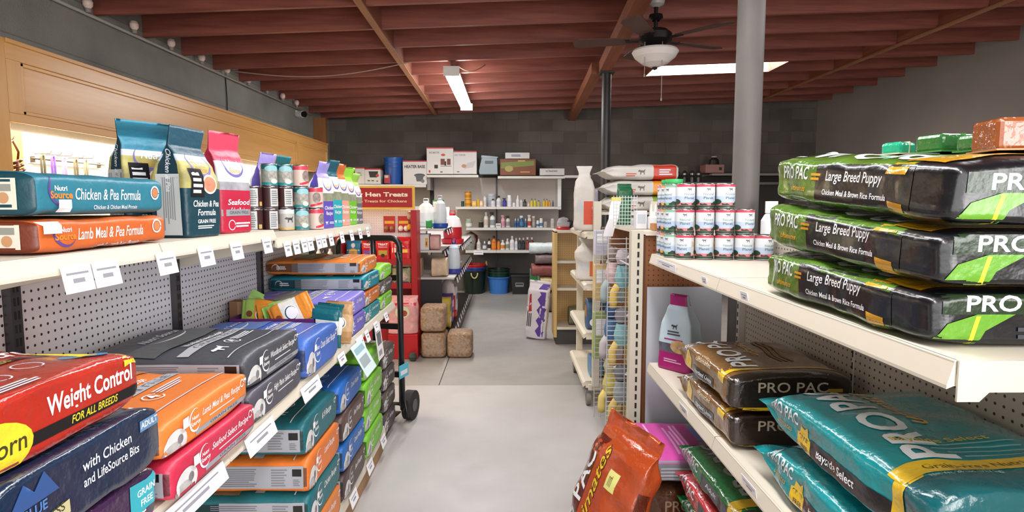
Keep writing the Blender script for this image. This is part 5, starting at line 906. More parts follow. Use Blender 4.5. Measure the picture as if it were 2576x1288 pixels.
# leaning white bag with purple zigzag
mb = bag_mesh(.66, .26, .11, M('#d6d2d8', .35, bump=.3), ends=('b', 'c'), seed=140, wr=.01, sq=3)
zz = [(-.3 + k * .06, (.02 if k % 2 else -.02) - .05) for k in range(11)]; zig = ('p', [(x, y + .05) for x, y in zz] + [(x, y - .05) for x, y in reversed(zz)])
decals(mb, [('top', 0, -.02, zig, M('#5a3a96', .4)), ('top', .08, .085, ('p', [(-.1, -.03), (.1, -.01), (.06, .05), (-.12, .04)]), M('#b0302c', .4)), ('top', -.1, .08, ('lines', .2, .06, 3), M('#3a3640', .5)), ('far', 0, 0, ('r', .5, .05), WHT)], (0, 0, .055), .03)
bmesh.ops.transform(mb.bm, matrix=Matrix(((0, -1, 0, 0), (0, 0, -1, .055), (1, 0, 0, .33), (0, 0, 0, 1))), verts=mb.bm.verts)
tag(mb.build('feed_sack', None, (.325, 6.72, .012), (R(0), R(5), R(-18)), fix=False), 'white sack with purple zigzag stripe leaning against the tan unit', 'sack')
# rolling rack
g = thing('rolling_rack', 'cream metal rolling rack with open shelves and casters along the right of the aisle', 'rack', (0, 0, 0)); RX0, RX1, RY0, RY1 = .582, 1.12, 4.45, 5.42
for z, yy in ((.19, 0), (.565, .0), (.94, 0), (1.33, 0)):
    mb = MB(); mb.box(RX0 + .02, RX1, RY0, RY1, z - .02, z, CR2); mb.prism([(RX0 + .02, z), (RX0, z - .012), (RX0, z - .045), (RX0 + .02, z - .03)], 1, RY0, RY1, CR2); mb.box(RX0 + .02, RX1, RY0, RY0 + .006, z - .05, z, CR2); mb.build('shelf', g)
mb = MB(); mb.box(.70, RX1, RY0 + .02, RY1, 1.46, 1.48, CR2); mb.build('shelf', g)
for x in (.645, 1.06):
    for y in (RY0 - .045, RY1 + .002): mb = MB(); mb.box(x, x + .055, y, y + .042, .16, 1.56, CR2, .003); mb.build('post', g)
mb = MB(); mb.box(RX0 + .04, RX1, RY0 - .01, RY1 + .05, .12, .168, CR2, .004); mb.build('base_frame', g)
for x, y in ((.625, RY0 + .03), (.625, RY1 - .05), (1.05, RY0 + .03), (1.05, RY1 - .05)):
    mb = MB(); mb.box(x - .022, x + .022, y - .02, y + .02, .075, .12, M('#8a8a8a', .35, metal=.8)); c_ = mb.build('caster', g); mb = MB(); mb.cyl((x - .016, y - .012, .05), (x + .016, y - .012, .05), .049, M('#77726e', .6), 22); mb.build('caster_wheel', c_)
def sack(x, y, z, W, H, T, label, seed, stripe, rz=60):
    mb = bag_mesh(H, W, T, M('#c6c0b8', .6, noise_=.06, bump=.4, bscale=30), ends=('b', 'b'), seed=seed, wr=.012, sq=3.2, nr=36, prof=[(0, .9, .9), (.04, 1, 1), (.66, 1, .95), (.76, .85, .7), (.83, .62, .4), (.88, .58, .28), (1, .8, .16)])
    decals(mb, [('top', -.15 * H * 1.5, -W * .2, ('r', H * .36, W * .42), M(stripe, .5)), ('top', -.05, W * .2, ('lines', H * .2, W * .3, 4), GRY)], (0, 0, T / 2), .03)
    bmesh.ops.transform(mb.bm, matrix=Matrix(((0, -1, 0, 0), (0, 0, -1, T / 2), (1, 0, 0, H / 2), (0, 0, 0, 1))), verts=mb.bm.verts)
    return tag(mb.build('tied_sack', None, (x, y, z), (0, 0, R(rz)), fix=False), label, 'sack')
sack(.70, 4.75, 1.482 - .15, .24, .52, .14, 'white tied sack with orange-red label on the upper shelf of the rolling rack', 150, '#c8482a', -12) if False else None
sack(.605, 4.68, 1.334, .165, .50, .12, 'white tied sack with orange-red label high on the rolling rack', 150, '#c8482a', -8)
sack(.66, 4.70, .944, .24, .33, .15, 'white tied sack with orange and green label, lower on the rolling rack', 151, '#c8602a', -8)
pack(.70, 4.62, .567, .16, .16, .24, '#3f5a7a', 'dark blue patterned pouch on the second rack shelf', 152, [('near', .02, 0, ('e', .04, .05), M('#a8703a', .5)), ('near', -.03, -.06, ('e', .03, .03), WHT), ('e-', 0, .02, ('e', .05, .05), M('#a8783a', .5))])
pack(.70, 4.62, .192, .1, .2, .16, '#5a86b0', 'blue pouch on the rack base', 153); pack(.79, 4.62, .192, .07, .18, .1, '#c9b86a', 'yellow pouch on the rack base', 154)
for i, (z, hx, l, H) in enumerate(((.94, '#d8b878', 'cream and tan packs on the rack seen through the wire grid', .3), (.565, '#8aa05a', 'green pouch on the rack seen through the wire grid', .32), (.19, '#b8b49a', 'pale pouch on the rack base seen through the wire grid', .2), (1.33, '#c8c4cc', 'pale pack on the upper rack shelf seen through the wire grid', .12))):
    pack(.935, 4.60, z + .002, .2, .18, H, hx, l, 155 + i, [('near', 0, .05, ('r', .16, .05), WHT), ('near', 0, -.05, ('lines', .14, .05, 3), M('#55604a', .5))])
for i, (hx, lab) in enumerate((('#7da23a', 'white bag with green end, lowest of three on the rolling rack'), ('#e0902a', 'white bag with orange end, middle of three on the rolling rack'), ('#c03a26', 'white bag with red end, topmost of three on the rolling rack'))):
    m = M(hx, .4); W2 = M('#cbc6c0', .5, noise_=.04)
    bag(.60, .40, .118, W2, [('near', .02, .0, dog(.06), M('#6a6460', .5)), ('near', -.06, -.02, ('lines', .08, .03, 2), M('#c0583a', .5)), ('near', .2, 0, ('lines', .1, .05, 3), LGR)], lab, (1.0, 4.72, 1.4815 + i * .12), 0, seed=160 + i, ends=('c', 'b'), bands=[(.68, .97, m)], sq=3.4, dome=.01 if i == 2 else 0, wr=.007)
# wire grid panels facing the aisle, toys hung behind them
WIRE = M('#c9ccca', .3, metal=.3)
def grid_panel(x0, x1, y, z0, z1, label, nv, dz, ay, ax):
    t = thing('wire_grid', label, 'wire grid'); mb = MB()
    n = int((z1 - z0) / dz)
    for k in range(n + 1): mb.cyl((x0, y, z0 + k * dz), (x1, y, z0 + k * dz), .0026, WIRE, 6)
    mb.build('rungs', t); mb = MB()
    for k in range(nv): x = x0 + (x1 - x0) * k / (nv - 1); mb.cyl((x, y - .0045, z0 - .01), (x, y - .0045, z0 + n * dz + .01), .003, WIRE, 6)
    mb.build('uprights', t)
    for z in (z0 + .2, z1 - .15): mb = MB(); mb.cyl((ax, y, z), (ax, ay, z), .005, WIRE, 8); mb.build('bracket_arm', t)
    return t
grid_panel(.588, .80, 3.45, .03, 1.365, 'wire grid panel facing the door beside the slotted upright', 3, .0285, 3.056, .66); grid_panel(.622, .715, 4.15, .03, 1.38, 'narrow wire grid panel nearest the rolling rack', 3, .033, 4.004, .71)
t = thing('wire_grid', 'small square wire grid standing on top beside the green pouch', 'wire grid'); mb = MB()
for k in range(9): mb.cyl((.612, 3.42, 1.42 + k * .02), (.737, 3.38, 1.42 + k * .02), .002, WIRE, 6)
for k in range(9): mb.cyl((.612 + k * .0156, 3.42 - k * .005, 1.41), (.612 + k * .0156, 3.42 - k * .005, 1.59), .002, WIRE, 6)
mb.build('mesh', t)
def plush(y, z, label, c1, c2, c3):
    t = thing('plush_toy', label, 'toy', (.685 if y < 3.6 else .66, y, z), PI / 2, 'plush toys hung on the wire grid'); L1, L2, L3 = M(c1, .8, noise_=.15, scale=40), M(c2, .8, noise_=.15, scale=40), M(c3, .8)
    mb = MB(); mb.lathe([(0, -.02), (.03, -.01), (.042, .03), (.03, .07), (0, .08)], L1, 14); mb.lathe([(0, .02), (.02, .03), (0, .045)], WHT, 10, (-.03, -.03, 0)); mb.build('head', t)
    mb = MB(); mb.lathe([(0, -.16), (.035, -.15), (.045, -.09), (.03, -.02), (0, -.018)], L2, 14); mb.build('body', t)
    for s in (-.05, .05):
        mb = MB(); mb.tube([(0, s * .5, -.14), (0, s, -.18), (-.005, s * 1.05, -.235), (0, s, -.27)], .024, L3, 10); mb.build('leg', t)
    mb = MB(); mb.tube([(0, 0, .08), (-.03, 0, .10), (-.045, 0, .105)] if y < 3.6 else [(0, 0, .08), (-.1, 0, .10), (-.24, 0, .105)], .003, BAR, 6); mb.build('hook', t)
for y, z, c, lab in ((3.70, 1.20, ('#8a7a74', '#c8a8a8', '#9aa6a8'), 'pinkish plush toy hung deeper, highest behind the wire grid'), (3.505, 1.20, ('#b8a8b0', '#7fb0b8', '#d8b45c'), 'teal plush toy with yellow legs, upper on the wire grid'), (3.51, .85, ('#8d8890', '#86b4bc', '#d8b864'), 'teal plush toy with yellow legs, middle of the wire grid'), (3.505, .50, ('#7a7a84', '#9aa0a4', '#d0b45c'), 'grey plush toy with yellow legs, lowest on the wire grid'), (3.72, .84, ('#3a5a86', '#4a6a94', '#b8b0b4'), 'blue plush toy hung deeper behind the wire grid'), (3.74, .48, ('#c8c0a0', '#c9b86a', '#d8c070'), 'cream plush toy hung deeper behind the wire grid')): plush(y, z, lab, *c)
for i, (z, hx, lab, H) in enumerate(((.86, '#d8b878', 'tan and white pack hung behind the narrow wire grid', .26), (.44, '#9aac6a', 'pale green pouch hung behind the narrow wire grid', .34), (1.18, '#c4c0d0', 'lilac white pack hung high behind the narrow wire grid', .18))):
    mb = MB(); mb.box(-.05, .05, -.02, .02, 0, H, M(hx, .45, noise_=.1, scale=15), .008).box(-.03, .04, -.0205, -.02, H * .5, H * .85, WHT).tube([(0, 0, H), (0, -.01, H + .02), (0, -.03, H + .03)], .003, BAR, 6); tag(mb.build('hanging_pack', None, (.662, 4.186, z)), lab, 'pack')
flatpack(.16, .26, .05, M('#1f5a3a', .35, bump=.3), [('top', 0, .02, ('lines', .06, .08, 3), M('#2f7a50', .4))], 'dark green pouch standing on top of the rack before the white bags', (.80, 4.42, 1.40), 170, rz=R(20)) if False else None
flatpack(.10, .265, .05, M('#1f5a3a', .35, bump=.3), [('top', 0, .02, ('lines', .06, .08, 3), M('#2f7a50', .4))], 'dark green pouch standing at the end of the shelf behind the wire grid', (.765, 3.9, 1.408), 170, rz=R(15))
mb = MB(); P = [(0, 0, 0), (.01, -.01, .05), (.03, -.02, .11), (.035, -.015, .17), (.05, 0, .22)]
for a, b in zip(P[:-1], P[1:]): mb.add([Vector(a) + Vector((-.03, 0, 0)), Vector(a) + Vector((.03, .0, 0)), Vector(b) + Vector((.03, 0, 0)), Vector(b) + Vector((-.03, 0, 0)), Vector(a) + Vector((-.03, .002, 0)), Vector(a) + Vector((.03, .002, 0)), Vector(b) + Vector((.03, .002, 0)), Vector(b) + Vector((-.03, .002, 0))], [(0, 1, 2, 3), (7, 6, 5, 4), (0, 3, 7, 4), (1, 5, 6, 2)], WHT)
mb.box(.02, .08, -.002, .002, .22, .245, M('#e0c83a', .5)); tag(mb.build('curled_card', None, (.632, 3.72, 1.34)), 'curled white card with yellow top beside the dark green pouch', 'card')
# brown pegboard end panel with slotted upright and shelf behind
BRP = pegboard('brown_pegboard', '#8a5632', '#4a2c18', 0, 2, .0254, .15)
g = thing('brown_gondola', 'gondola with brown pegboard end and cream slotted upright in the middle right', 'shelving', (0, 0, 0))
mb = MB(); mb.box(.69, 1.105, 3.02, 3.035, .02, 1.39, BRP).box(.69, .70, 3.0, 3.02, 0, 1.39, M('#5a3218', .6)); mb.build('pegboard', g)
mb = MB(); mb.box(.628, .688, 2.99, 3.05, 0, 1.41, M('#cfc8b6', .4))
for k in range(29): mb.box(.658, .668, 2.988, 2.992, .08 + k * .046, .108 + k * .046, SLOT)
mb.build('slotted_upright', g)
mb = MB(); mb.box(.70, 1.105, 3.036, 4.0, 1.385, 1.405, CR2).box(.69, 1.105, 3.0, 3.018, 1.385, 1.405, CR2); mb.build('shelf', g)
mb = MB(); mb.box(.70, 1.105, 3.985, 4.0, 0, 1.385, M('#8a5632', .6)); mb.build('far_panel', g)
mb = MB(); mb.box(.71, 1.09, 0, .012, .0, .96, M('#b9bdc4', .4)); tag(mb.build('grey_board', None, (0, 2.965, .165), (R(-1), 0, 0)), 'plain pale grey board leaning on the brown pegboard end', 'board')
def jar2(x, y, z, r, h, hexc, label, caph=.2, capc='#e8e8e6', spouts=0):
    t = thing('white_bottle', label, 'bottle', (x, y, z)); mb = MB(); k = 1 - caph; mb.lathe([(0, 0), (r * .95, 0), (r, .008), (r, h * k * .82), (r * .7, h * k * .95), (r * .5, h * k), (0, h * k)], M(hexc, .35), 24); mb.build('body', t); mb = MB()
    if spouts:
        mb.lathe([(r * .55, h * k), (r * .55, h * k + .02), (0, h * k + .02)], M(capc, .35), 18)
        for s in (-.012, .012): mb.cyl((s, 0, h * k + .02), (s, 0, h), .007, M(capc, .35), 10, .003)
    else: mb.lathe([(r * .62, h * k), (r * .62, h), (0, h)], M(capc, .35), 20)
    mb.build('cap', t)
jar2(.80, 3.26, 1.407, .034, .135, '#dedfe0', 'white squeeze bottle with twin nozzles on the shelf over the brown panel', .45, spouts=1)
mb = MB(); mb.box(-.03, .03, -.03, .03, 0, .1, M('#d9d9dc', .45), .003).box(-.022, .022, -.0305, -.03, .03, .08, M('#b8c0c8', .5)); tag(mb.build('small_box', None, (.733, 3.27, 1.407)), 'small white box left of the squeeze bottle', 'box')
jar2(.868, 3.22, 1.407, .026, .17, '#a8c4c4', 'tall pale teal bottle right of the squeeze bottle', .15, '#3a5a5a')
mb = MB(); mb.box(-.06, .06, 0, .1, 0, .035, M('#b07a44', .6)); tag(mb.build('wooden_tray', None, (.82, 3.06, 1.407)), 'shallow wooden tray on the shelf edge over the brown panel', 'tray')
# ceiling fan
t = thing('ceiling_fan', 'dark ceiling fan with white glass bowl light', 'ceiling fan', (1.147, 4.72, 0)); DKB = M('#1e1a1a', .35, metal=.4); zt = zc(1.15) - .002
mb = MB(); mb.lathe([(0, zt), (.07, zt), (.06, zt - .05), (.02, zt - .07)], M('#9a9690', .4), 24); mb.build('canopy', t)
mb = MB(); mb.cyl((0, 0, zt - .24), (0, 0, zt - .05), .015, DKB, 12); mb.lathe([(0, zt - .12), (.05, zt - .125), (.055, zt - .15), (.03, zt - .17)], DKB, 20); mb.build('downrod', t)
zt -= .08
mb = MB(); mb.lathe([(0, zt - .155), (.09, zt - .16), (.125, zt - .19), (.125, zt - .24), (.08, zt - .27), (.04, zt - .285), (0, zt - .285)], DKB, 28); mb.build('motor', t); zb = zt - .29
mb = MB(); mb.lathe([(.04, zb), (.17, zb - .02), (.178, zb - .035), (.155, zb - .075), (.1, zb - .12), (.04, zb - .145), (0, zb - .15)], M('#cfc8c4', .4), 32); mb.build('glass_bowl', t)
mb = MB(); mb.lathe([(.02, zb - .148), (.022, zb - .16), (0, zb - .172)], DKB, 12); mb.build('finial', t)
for k in range(5):
    a = k * 2 * PI / 5 + .42; ca, sa = math.cos(a), math.sin(a); mb = MB(); V = []
    def q(r, w, z): return Vector((r * ca - w * sa, r * sa + w * ca, z))
    zz = zt - .235; pts = [(.2, .05), (.3, .062), (.58, .075), (.63, .05), (.63, -.05), (.58, -.075), (.3, -.062), (.2, -.05)]
    mb.add([q(r, w, zz + w * .16) for r, w in pts] + [q(r, w, zz + w * .16 + .007) for r, w in pts], [tuple(range(8))[::-1], tuple(range(8, 16))] + [(i, (i + 1) % 8, 8 + (i + 1) % 8, 8 + i) for i in range(8)], M('#4a2e24', .5)); b_ = mb.build('blade', t)
    mb = MB(); mb.add([q(r, w, z) for r, w, z in ((.1, .02, zz - .005), (.23, .03, zz - .004), (.23, -.03, zz - .004), (.1, -.02, zz - .005), (.1, .02, zz + .002), (.23, .03, zz + .0), (.23, -.03, zz + .0), (.1, -.02, zz + .002))], [(3, 2, 1, 0), (4, 5, 6, 7), (0, 1, 5, 4), (1, 2, 6, 5), (2, 3, 7, 6), (3, 0, 4, 7)], DKB); mb.build('blade_iron', b_)
for x, y, l in ((-.2 * .5, -.09, .24), (.03, -.1, .42)): mb = MB(); mb.cyl((x, y, zt - .27), (x, y, zt - .27 - l), .0025, M('#8a8078', .4), 6); mb.cyl((x, y, zt - .29 - l), (x, y, zt - .27 - l), .006, M('#8a8078', .4), 8); mb.build('pull_chain', t)
# ---------------------------------------------------------------- right-hand shelving run
RXF, RXB = .70, 1.15; RZU, RZL, RZD = 1.306, .770, .16; GPEG = pegboard('cream_pegboard', '#b4aca0', '#3a342e', 1, 2, .0254, .15)
g = thing('gondola_shelving', 'cream shop shelving with pegboard back along the right of the aisle', 'shelving', (0, 0, 0))
RY = [.0, 1.0, 1.93, 2.86]
for a, b in zip(RY[:-1], RY[1:]): mb = MB(); mb.box(RXB, RXB + .012, a + .004, b - .004, .02, RZU + .1, GPEG); mb.build('pegboard', g)
for y in RY[1:]:
    mb = MB(); mb.box(RXB - (.03 if y > 2.8 else .003), RXB + .03, y - (.03 if y > 2.8 else .005), y + (.0 if y > 2.8 else .005), 0, RZU + .1, M('#c9c2b6', .45))
    for k in range(30): mb.box(RXB - (.032 if y > 2.8 else .005), RXB - (.028 if y > 2.8 else .002), y - .018 if y > 2.8 else y - .002, y - .010 if y > 2.8 else y + .002, .2 + k * .04, .222 + k * .04, SLOT)
    mb.build('upright', g)
for a, b in ((.90, 1.93), (1.93, 2.855)): shelf(RXF, RXB - .034, a, b, RZU, .042, CRM, -1).build('shelf', g)
mb = MB(); mb.prism([(RXF + .0, RZU), (RXB - .034, RZU), (RXB - .034, RZU - .05), (RXF + .05, RZU - .05), (RXF + .035, RZU - .065), (RXF, RZU - .065)], 1, .898, .902, CRM); mb.cyl((RXF + .12, .8965, RZU - .028), (RXF + .12, .898, RZU - .028), .004, SLOT, 10); mb.build('end_bracket', g)
for a, b in ((.2, 1.0), (1.0, 1.93), (1.93, 2.86)): shelf(RXF, RXB - .034, a, b, RZL, .042, CRM, -1).build('shelf', g)
for a, b in ((1.0, 1.93), (1.93, 2.86)): shelf(RXF - .02, RXB - .034, a, b, RZD, .06, CRM, -1).build('deck_shelf', g)
for y in (1.70, 2.05): pricetag(RXF, RZU - .012, y, .05, .03, 'white price tag on upper right shelf edge, %s' % ('under the near half of the green bags' if y < 1.9 else 'just beyond the green bags'), -1)
pricetag(RXF, RZU - .008, 2.55, .3, .03, 'long white price strip on upper right shelf under the cans', -1, .1)
for y, l in ((1.62, 'beside the teal bag'), (2.25, 'under the brown bags')): pricetag(RXF, RZL - .006, y, .1, .035, 'white price tag on middle right shelf edge ' + l, -1)
def rrow(x, y, z): return (x + .215, y, z)
mb = MB(); mb.box(RXB + .032, RXB + .46, 1.93, 2.855, RZU - .025, RZU, CRM).box(RXB + .45, RXB + .462, 1.93, 2.855, RZU - .05, RZU, CRM); mb.build('shelf', g)
# large green and black bags on the upper shelf
GRN, DGN, LIM, BKG, GLD, SIL = gloss('#527626'), M('#1c3018', .3, coat=.25, bump=.2), M('#629c28', .3, coat=.25, bump=.2), M('#0f1014', .27, bump=.3, bscale=30, coat=.3), gloss('#d39a1c'), M('#dfe4e6', .25)
def puppy(i, y, z, x, label, seed):
    L, W, T = .66, .40, .118
    it = [('far', .072, .0, ('r', .335, .083), BKG), ('far', -.20, .018, ('t', 'PRO PAC', .032, {'s': .15, 'b': .02, 'W': .135}), SIL), ('far', -.185, -.018, ('t', 'ultimates', .014, {'s': .35, 'W': .085}), GLD), ('far', -.095, .012, ('lines', .045, .02, 2), GLD),
          ('far', .045, .014, ('t', 'Large Breed Puppy', .023, {'s': .2, 'b': .008, 'W': .20}), WHT), ('far', .05, -.022, ('t', 'Chicken Meal & Brown Rice Formula', .0125, {'W': .225}), WHT),
          ('far', .185, .036, ('p', [(-.03, -.012), (.035, -.012), (.045, .014), (-.015, .014)]), GLD), ('far', .19, -.04, ('p', [(-.02, .014), (.03, .01), (.03, -.014), (-.015, -.014)]), GLD),
          ('e-', .0, .014, ('r', .34, .034), DGN), ('e-', -.13, -.025, ('p', [(-.06, -.032), (.02, -.032), (.035, -.006), (.085, .022), (.02, .022), (-.03, .006)]), LIM), ('e-', -.03, .014, ('t', 'PRO PAC', .028, {'b': .02, 'W': .2}), SIL), ('e-', .03, -.008, ('t', 'ultimates', .016, {'s': .35, 'W': .1}), GLD), ('e-', -.12, -.028, ('p', [(-.006, -.028), (.002, -.028), (.016, .022), (.008, .022)]), M('#c9c832', .3)), ('e-', .05, -.035, ('lines', .18, .025, 2), M('#3a3d44', .4)),
          ('top', .05, .11, ('t', 'PRO PAC', .1, {'b': .02, 'W': .46}), SIL, 0), ('top', -.24, .0, ('r', .1, .36), GLD)]
    return bag(L, W, T, GRN, it, label, (x, y, z), R(90), seed=seed, ends=('b', 'c'), sq=5.2, wr=.007, gus=.004, flap=.03, bands=[(0, .15, BKG)], dome=.028 if i == 2 else 0, taper=(.96 if i == 2 else .80, 1.02), tilt=(0, -i * R(2.0)), prof=[(0, .95, .88), (.012, .985, .965), (.04, 1, 1), (.9, 1, .98), (.95, .99, .9), (.975, .96, .7), (1, .9, .42)])
puppy(0, 1.312, RZU + SM, RXF + .20, 'glossy green and black dog food bag, lowest of three on upper right shelf', 201)
puppy(1, 1.305, RZU + .114, RXF + .205, 'glossy green and black dog food bag, middle of three on upper right shelf', 202)
PB = puppy(2, 1.30, RZU + .227, RXF + .215, 'glossy green and black dog food bag, topmost of three on upper right shelf', 203)
for i, (x, y, z, L, W, T, c1, c2, rz, lab) in enumerate(((1.00, 1.36, 0, .11, .07, .04, '#2f6a34', '#4a8a48', 12, 'small dark green packet on top of the green bag stack, left one'), (1.01, 1.24, 0, .12, .07, .035, '#2f6a34', '#3d7a3e', 10, 'small dark green packet on top of the green bag stack, right one'), (.98, 1.12, 0, .16, .09, .06, '#8a4a24', '#a86a2c', -10, 'brown glossy packet on top of the green bag stack'), (.96, 1.47, 0, .06, .05, .03, '#2aa884', '#d8c8b0', 20, 'mint green small packet behind the green bag stack'))):
    z = max(top_z(PB, x + a * (.09 if i < 3 else .03), y + b * (.07 if i < 3 else .04)) for a in (-1, -.5, 0, .5, 1) for b in (-1, -.5, 0, .5, 1)) + .0
    mb = MB(); c_ = M(c1, .15, bump=.5, bscale=40, coat=.5); mb.box(-L / 2, L / 2, -W / 2, W / 2, 0, T, c_, .008).box(-L / 2 - .004, L / 2 + .004, -W / 2 - .003, W / 2 + .003, .0, .003, M(c2, .3)).box(L * .02, L * .06, -W / 2 - .001, W / 2 + .001, .001, T + .001, M(c2, .3))
    tag(mb.build('treat_packet', None, (x, y, z), (0, 0, R(rz))), lab, 'treat packet')
# brown bags, teal bags
BRN, DBR, YEG = gloss('#76542c'), gloss('#2c2018'), gloss('#e0ba24')
def brown(i, y, z, x, label, seed):
    it = [('far', -.19, .03, ('t', 'PAC', .026, {'W': .07}), SIL), ('far', -.14, -.0, ('p', [(-.04, -.035), (.035, -.035), (.045, .01), (.0, .035), (-.03, .02)]), YEG), ('far', .03, .03, ('t', 'ultimates', .02, {'s': .3, 'W': .13}), M('#e8dcc0', .4)), ('far', .03, -.02, ('r', .20, .034), BKG), ('far', .03, -.02, ('t', 'Heartland Choice', .015, {'s': .15, 'W': .16}), LGR), ('far', .205, .034, ('r', .065, .04), YEG), ('far', .20, -.048, ('r', .1, .022), YEG),
          ('e-', -.0, .018, ('t', 'PRO PAC', .034, {'b': .01, 'W': .22}), M('#c9bca8', .3)), ('e-', .14, .0, ('lines', .06, .04, 2), M('#b89a3a', .4)), ('e-', 0, -.05, ('r', .34, .012), YEG), ('top', -.23, .0, ('r', .022, .38), YEG), ('top', .02, .1, ('t', 'PRO PAC', .085, {'b': .02, 'W': .42}), SIL, 0), ('top', .05, .02, ('t', 'ultimates', .04, {'s': .3, 'W': .22}), GLD, 0), ('top', .02, -.06, ('lines', .3, .06, 3), M('#7d6038', .4), 0)]
    return bag(.60, .40, .118, BRN, it, label, (x, y, z), R(90), seed=seed, ends=('b', 'c'), sq=4.2, wr=.007, gus=.008, flap=.03, bands=[(0, .06, DBR)], dome=.016 if i else 0)
brown(0, 2.115, RZL + SM, RXF + .20, 'glossy brown dog food bag lying under another brown bag on middle right shelf', 221)
brown(1, 2.12, RZL + .123, RXF + .198, 'glossy brown dog food bag with yellow edge, upper one on middle right shelf', 222)
TL, TLD = gloss('#11888e'), gloss('#0f5a62')
def teal(i, y, z, x, label, seed):
    it = [('far', -.20, .022, ('t', 'PRO PAC', .032, {'s': .12, 'b': .02, 'W': .15}), SIL), ('far', -.20, -.012, ('t', 'ultimates', .016, {'s': .35, 'W': .08}), M('#a08a5a', .4)), ('far', -.095, -.012, ('p', [(-.035, -.045), (.032, -.045), (.034, .0), (.02, .012), (.022, .034), (.006, .024), (-.012, .03), (-.02, .012), (-.035, .008)]), YEG), ('far', -.095, -.012, ('t', 'GRAIN', .013, {'b': .02}), M('#5a4a14', .4)), ('far', -.095, -.034, ('t', 'FREE', .013, {'b': .02}), M('#5a4a14', .4)),
          ('far', .10, -.022, ('r', .33, .042), BKG), ('far', .045, -.022, ('t', 'Bayside Select', .02, {'b': .012, 'W': .155}), WHT),
          ('far', .25, .02, ('r', .035, .09), YEG), ('top', -.235, .0, ('r', .05, .40), YEG), ('top', -.235, -.02, ('t', 'Grain-Free Nutrition for Dogs', .019, {'b': .01, 'W': .34}), M('#5a4608', .4), -90),
          ('top', .03, .095, ('t', 'PRO PAC', .098, {'b': .025, 'W': .47}), SIL, 0), ('top', .09, .015, ('t', 'ultimates', .05, {'s': .35, 'b': .01, 'W': .26}), GLD, 0), ('top', -.12, .04, ('t', 'Bayside Select', .02, {'b': .01, 'W': .2}), M('#c9b83a', .4), -90)]
    it += [('top', -.14 - k * .018, -.0 - k * .01, ('r', .004, .2 - k * .02), M('#7fb0b4', .4)) for k in range(4)]
    it += [('top', -.275, .1, ('t', 'Net Wt. 28 Lbs. (12.7 kg)', .012, {'W': .13}), M('#9fc0c2', .4), -90), ('e-', 0, .02, ('t', 'PRO PAC', .034, {'W': .24}), SIL)]
    return bag(.70, .43, .145, TL, it, label, (x, y, z), R(90), seed=seed, ends=('b', 'c'), sq=3.4, wr=.009, gus=.012, flap=.045, bands=[(0, .12, TLD)], dome=.03 if i else 0)
teal(0, 1.315, RZL + SM, RXF + .222, 'glossy teal dog food bag lying under another teal bag on middle right shelf', 231)
teal(1, 1.30, RZL + .149, RXF + .225, 'glossy teal dog food bag with yellow band, upper one on middle right shelf', 232)
# cat litter style bag at the far end
MAG = M('#a01a6a', .3, bump=.2)
standing_bag(.355, .19, .12, [(0, .24, MAG), (.24, .36, M('#5a5a66', .35, noise_=.4, scale=25)), (.36, .86, M('#b9cdd6', .28)), (.86, 1, MAG)], [('top', .03, 0, dog(.035), M('#3a3a4a', .4), -90), ('top', .0, 0, ('lines', .07, .025, 2), M('#4a4a5a', .4), -90), ('top', -.03, 0, ('r', .006, .1), MAG), ('top', -.06, -.03, ('e', .03, .045), M('#c8a274', .5, noise_=.3, scale=30)), ('top', -.13, .0, ('lines', .1, .02, 2), M('#d8a8c4', .4), -90)],
    'magenta and pale blue standing pet food bag at the far end of middle right shelf', (RXF + .115, 2.74, RZL + SM), R(-52), 240, .02, .0, side='#b4c6d0', prof=[(0, .95, .92), (.015, 1, 1), (.35, 1, 1), (.6, .88, .82), (.8, .62, .5), (.88, .5, .3), (1, .5, .2)])
# cans on the upper shelf
def wcan(flav):
    top, low = {'red': ('#c9485c', '#d87a80'), 'pink': ('#c98aa8', '#d090b8'), 'orange': ('#e0a060', '#e8a050'), 'green': ('#8ab898', '#88b890')}[flav]
    SKY = M('#b9c6da', .4)
    it = [('near', 0, .028, dog(.02), M('#6a6a74', .4)), ('near', 0, .008, ('t', 'Natural', .0105, {'W': .042}), M('#7f9aa0', .4)), ('near', 0, -.008, ('t', 'Planet', .0115, {'W': .042}), M('#55747a', .4)), ('near', .022, -.032, ('p', [(-.012, -.006), (.012, -.006), (.012, .008), (.004, .011), (-.004, .004), (-.012, .001)]), M('#24402c', .5)), ('near', -.018, -.034, ('p', [(-.014, -.004), (.014, -.004), (.01, .0), (.002, .004), (-.006, .001), (-.014, .005)]), M('#24402c', .5)),
          ('e+', .0, -.004, ('r', .034, .06), M('#cfcab8', .4)), ('e+', .004, -.024, ('lines', .016, .014, 4), M('#4a4a44', .4)), ('e+', 0, .01, ('lines', .026, .02, 4), M('#9a9686', .4)), ('e-', 0, -.024, ('e', .022, .012), M('#24402c', .5))]
    return can(.0385, .108, SKY, it, [(0, .1, M('#2c4436', .4)), (.1, .22, M(low, .4)), (.22, .5, M('#b3c2da', .4)), (.5, .9, M('#d3d9dc', .4)), (.9, 1, M(top, .4))])
wp = {}
def put_can(fl, x, y, z, rz, label):
    if fl not in wp: o = wcan(fl).build('food_can', None, fix=False); wp[fl] = o
    else: o = dup(wp[fl], (0, 0, 0))
    o.location = (x, y, z); o.rotation_euler = (0, 0, R(rz)); tag(o, label, 'food can', 'stacked cans on the upper right shelf')
for tier, n in ((0, 5), (1, 4), (2, 3)):
    for k in range(n): put_can('red', .772 + k * .0815, 2.578 - .012 * k, RZU + SM + tier * .1085, (-35, -18, 8, 2, 14, 0)[(k + tier) % 6], 'white can with red top band, %s row, %s from the left' % (('bottom', 'middle', 'top')[tier], ORD[k]))
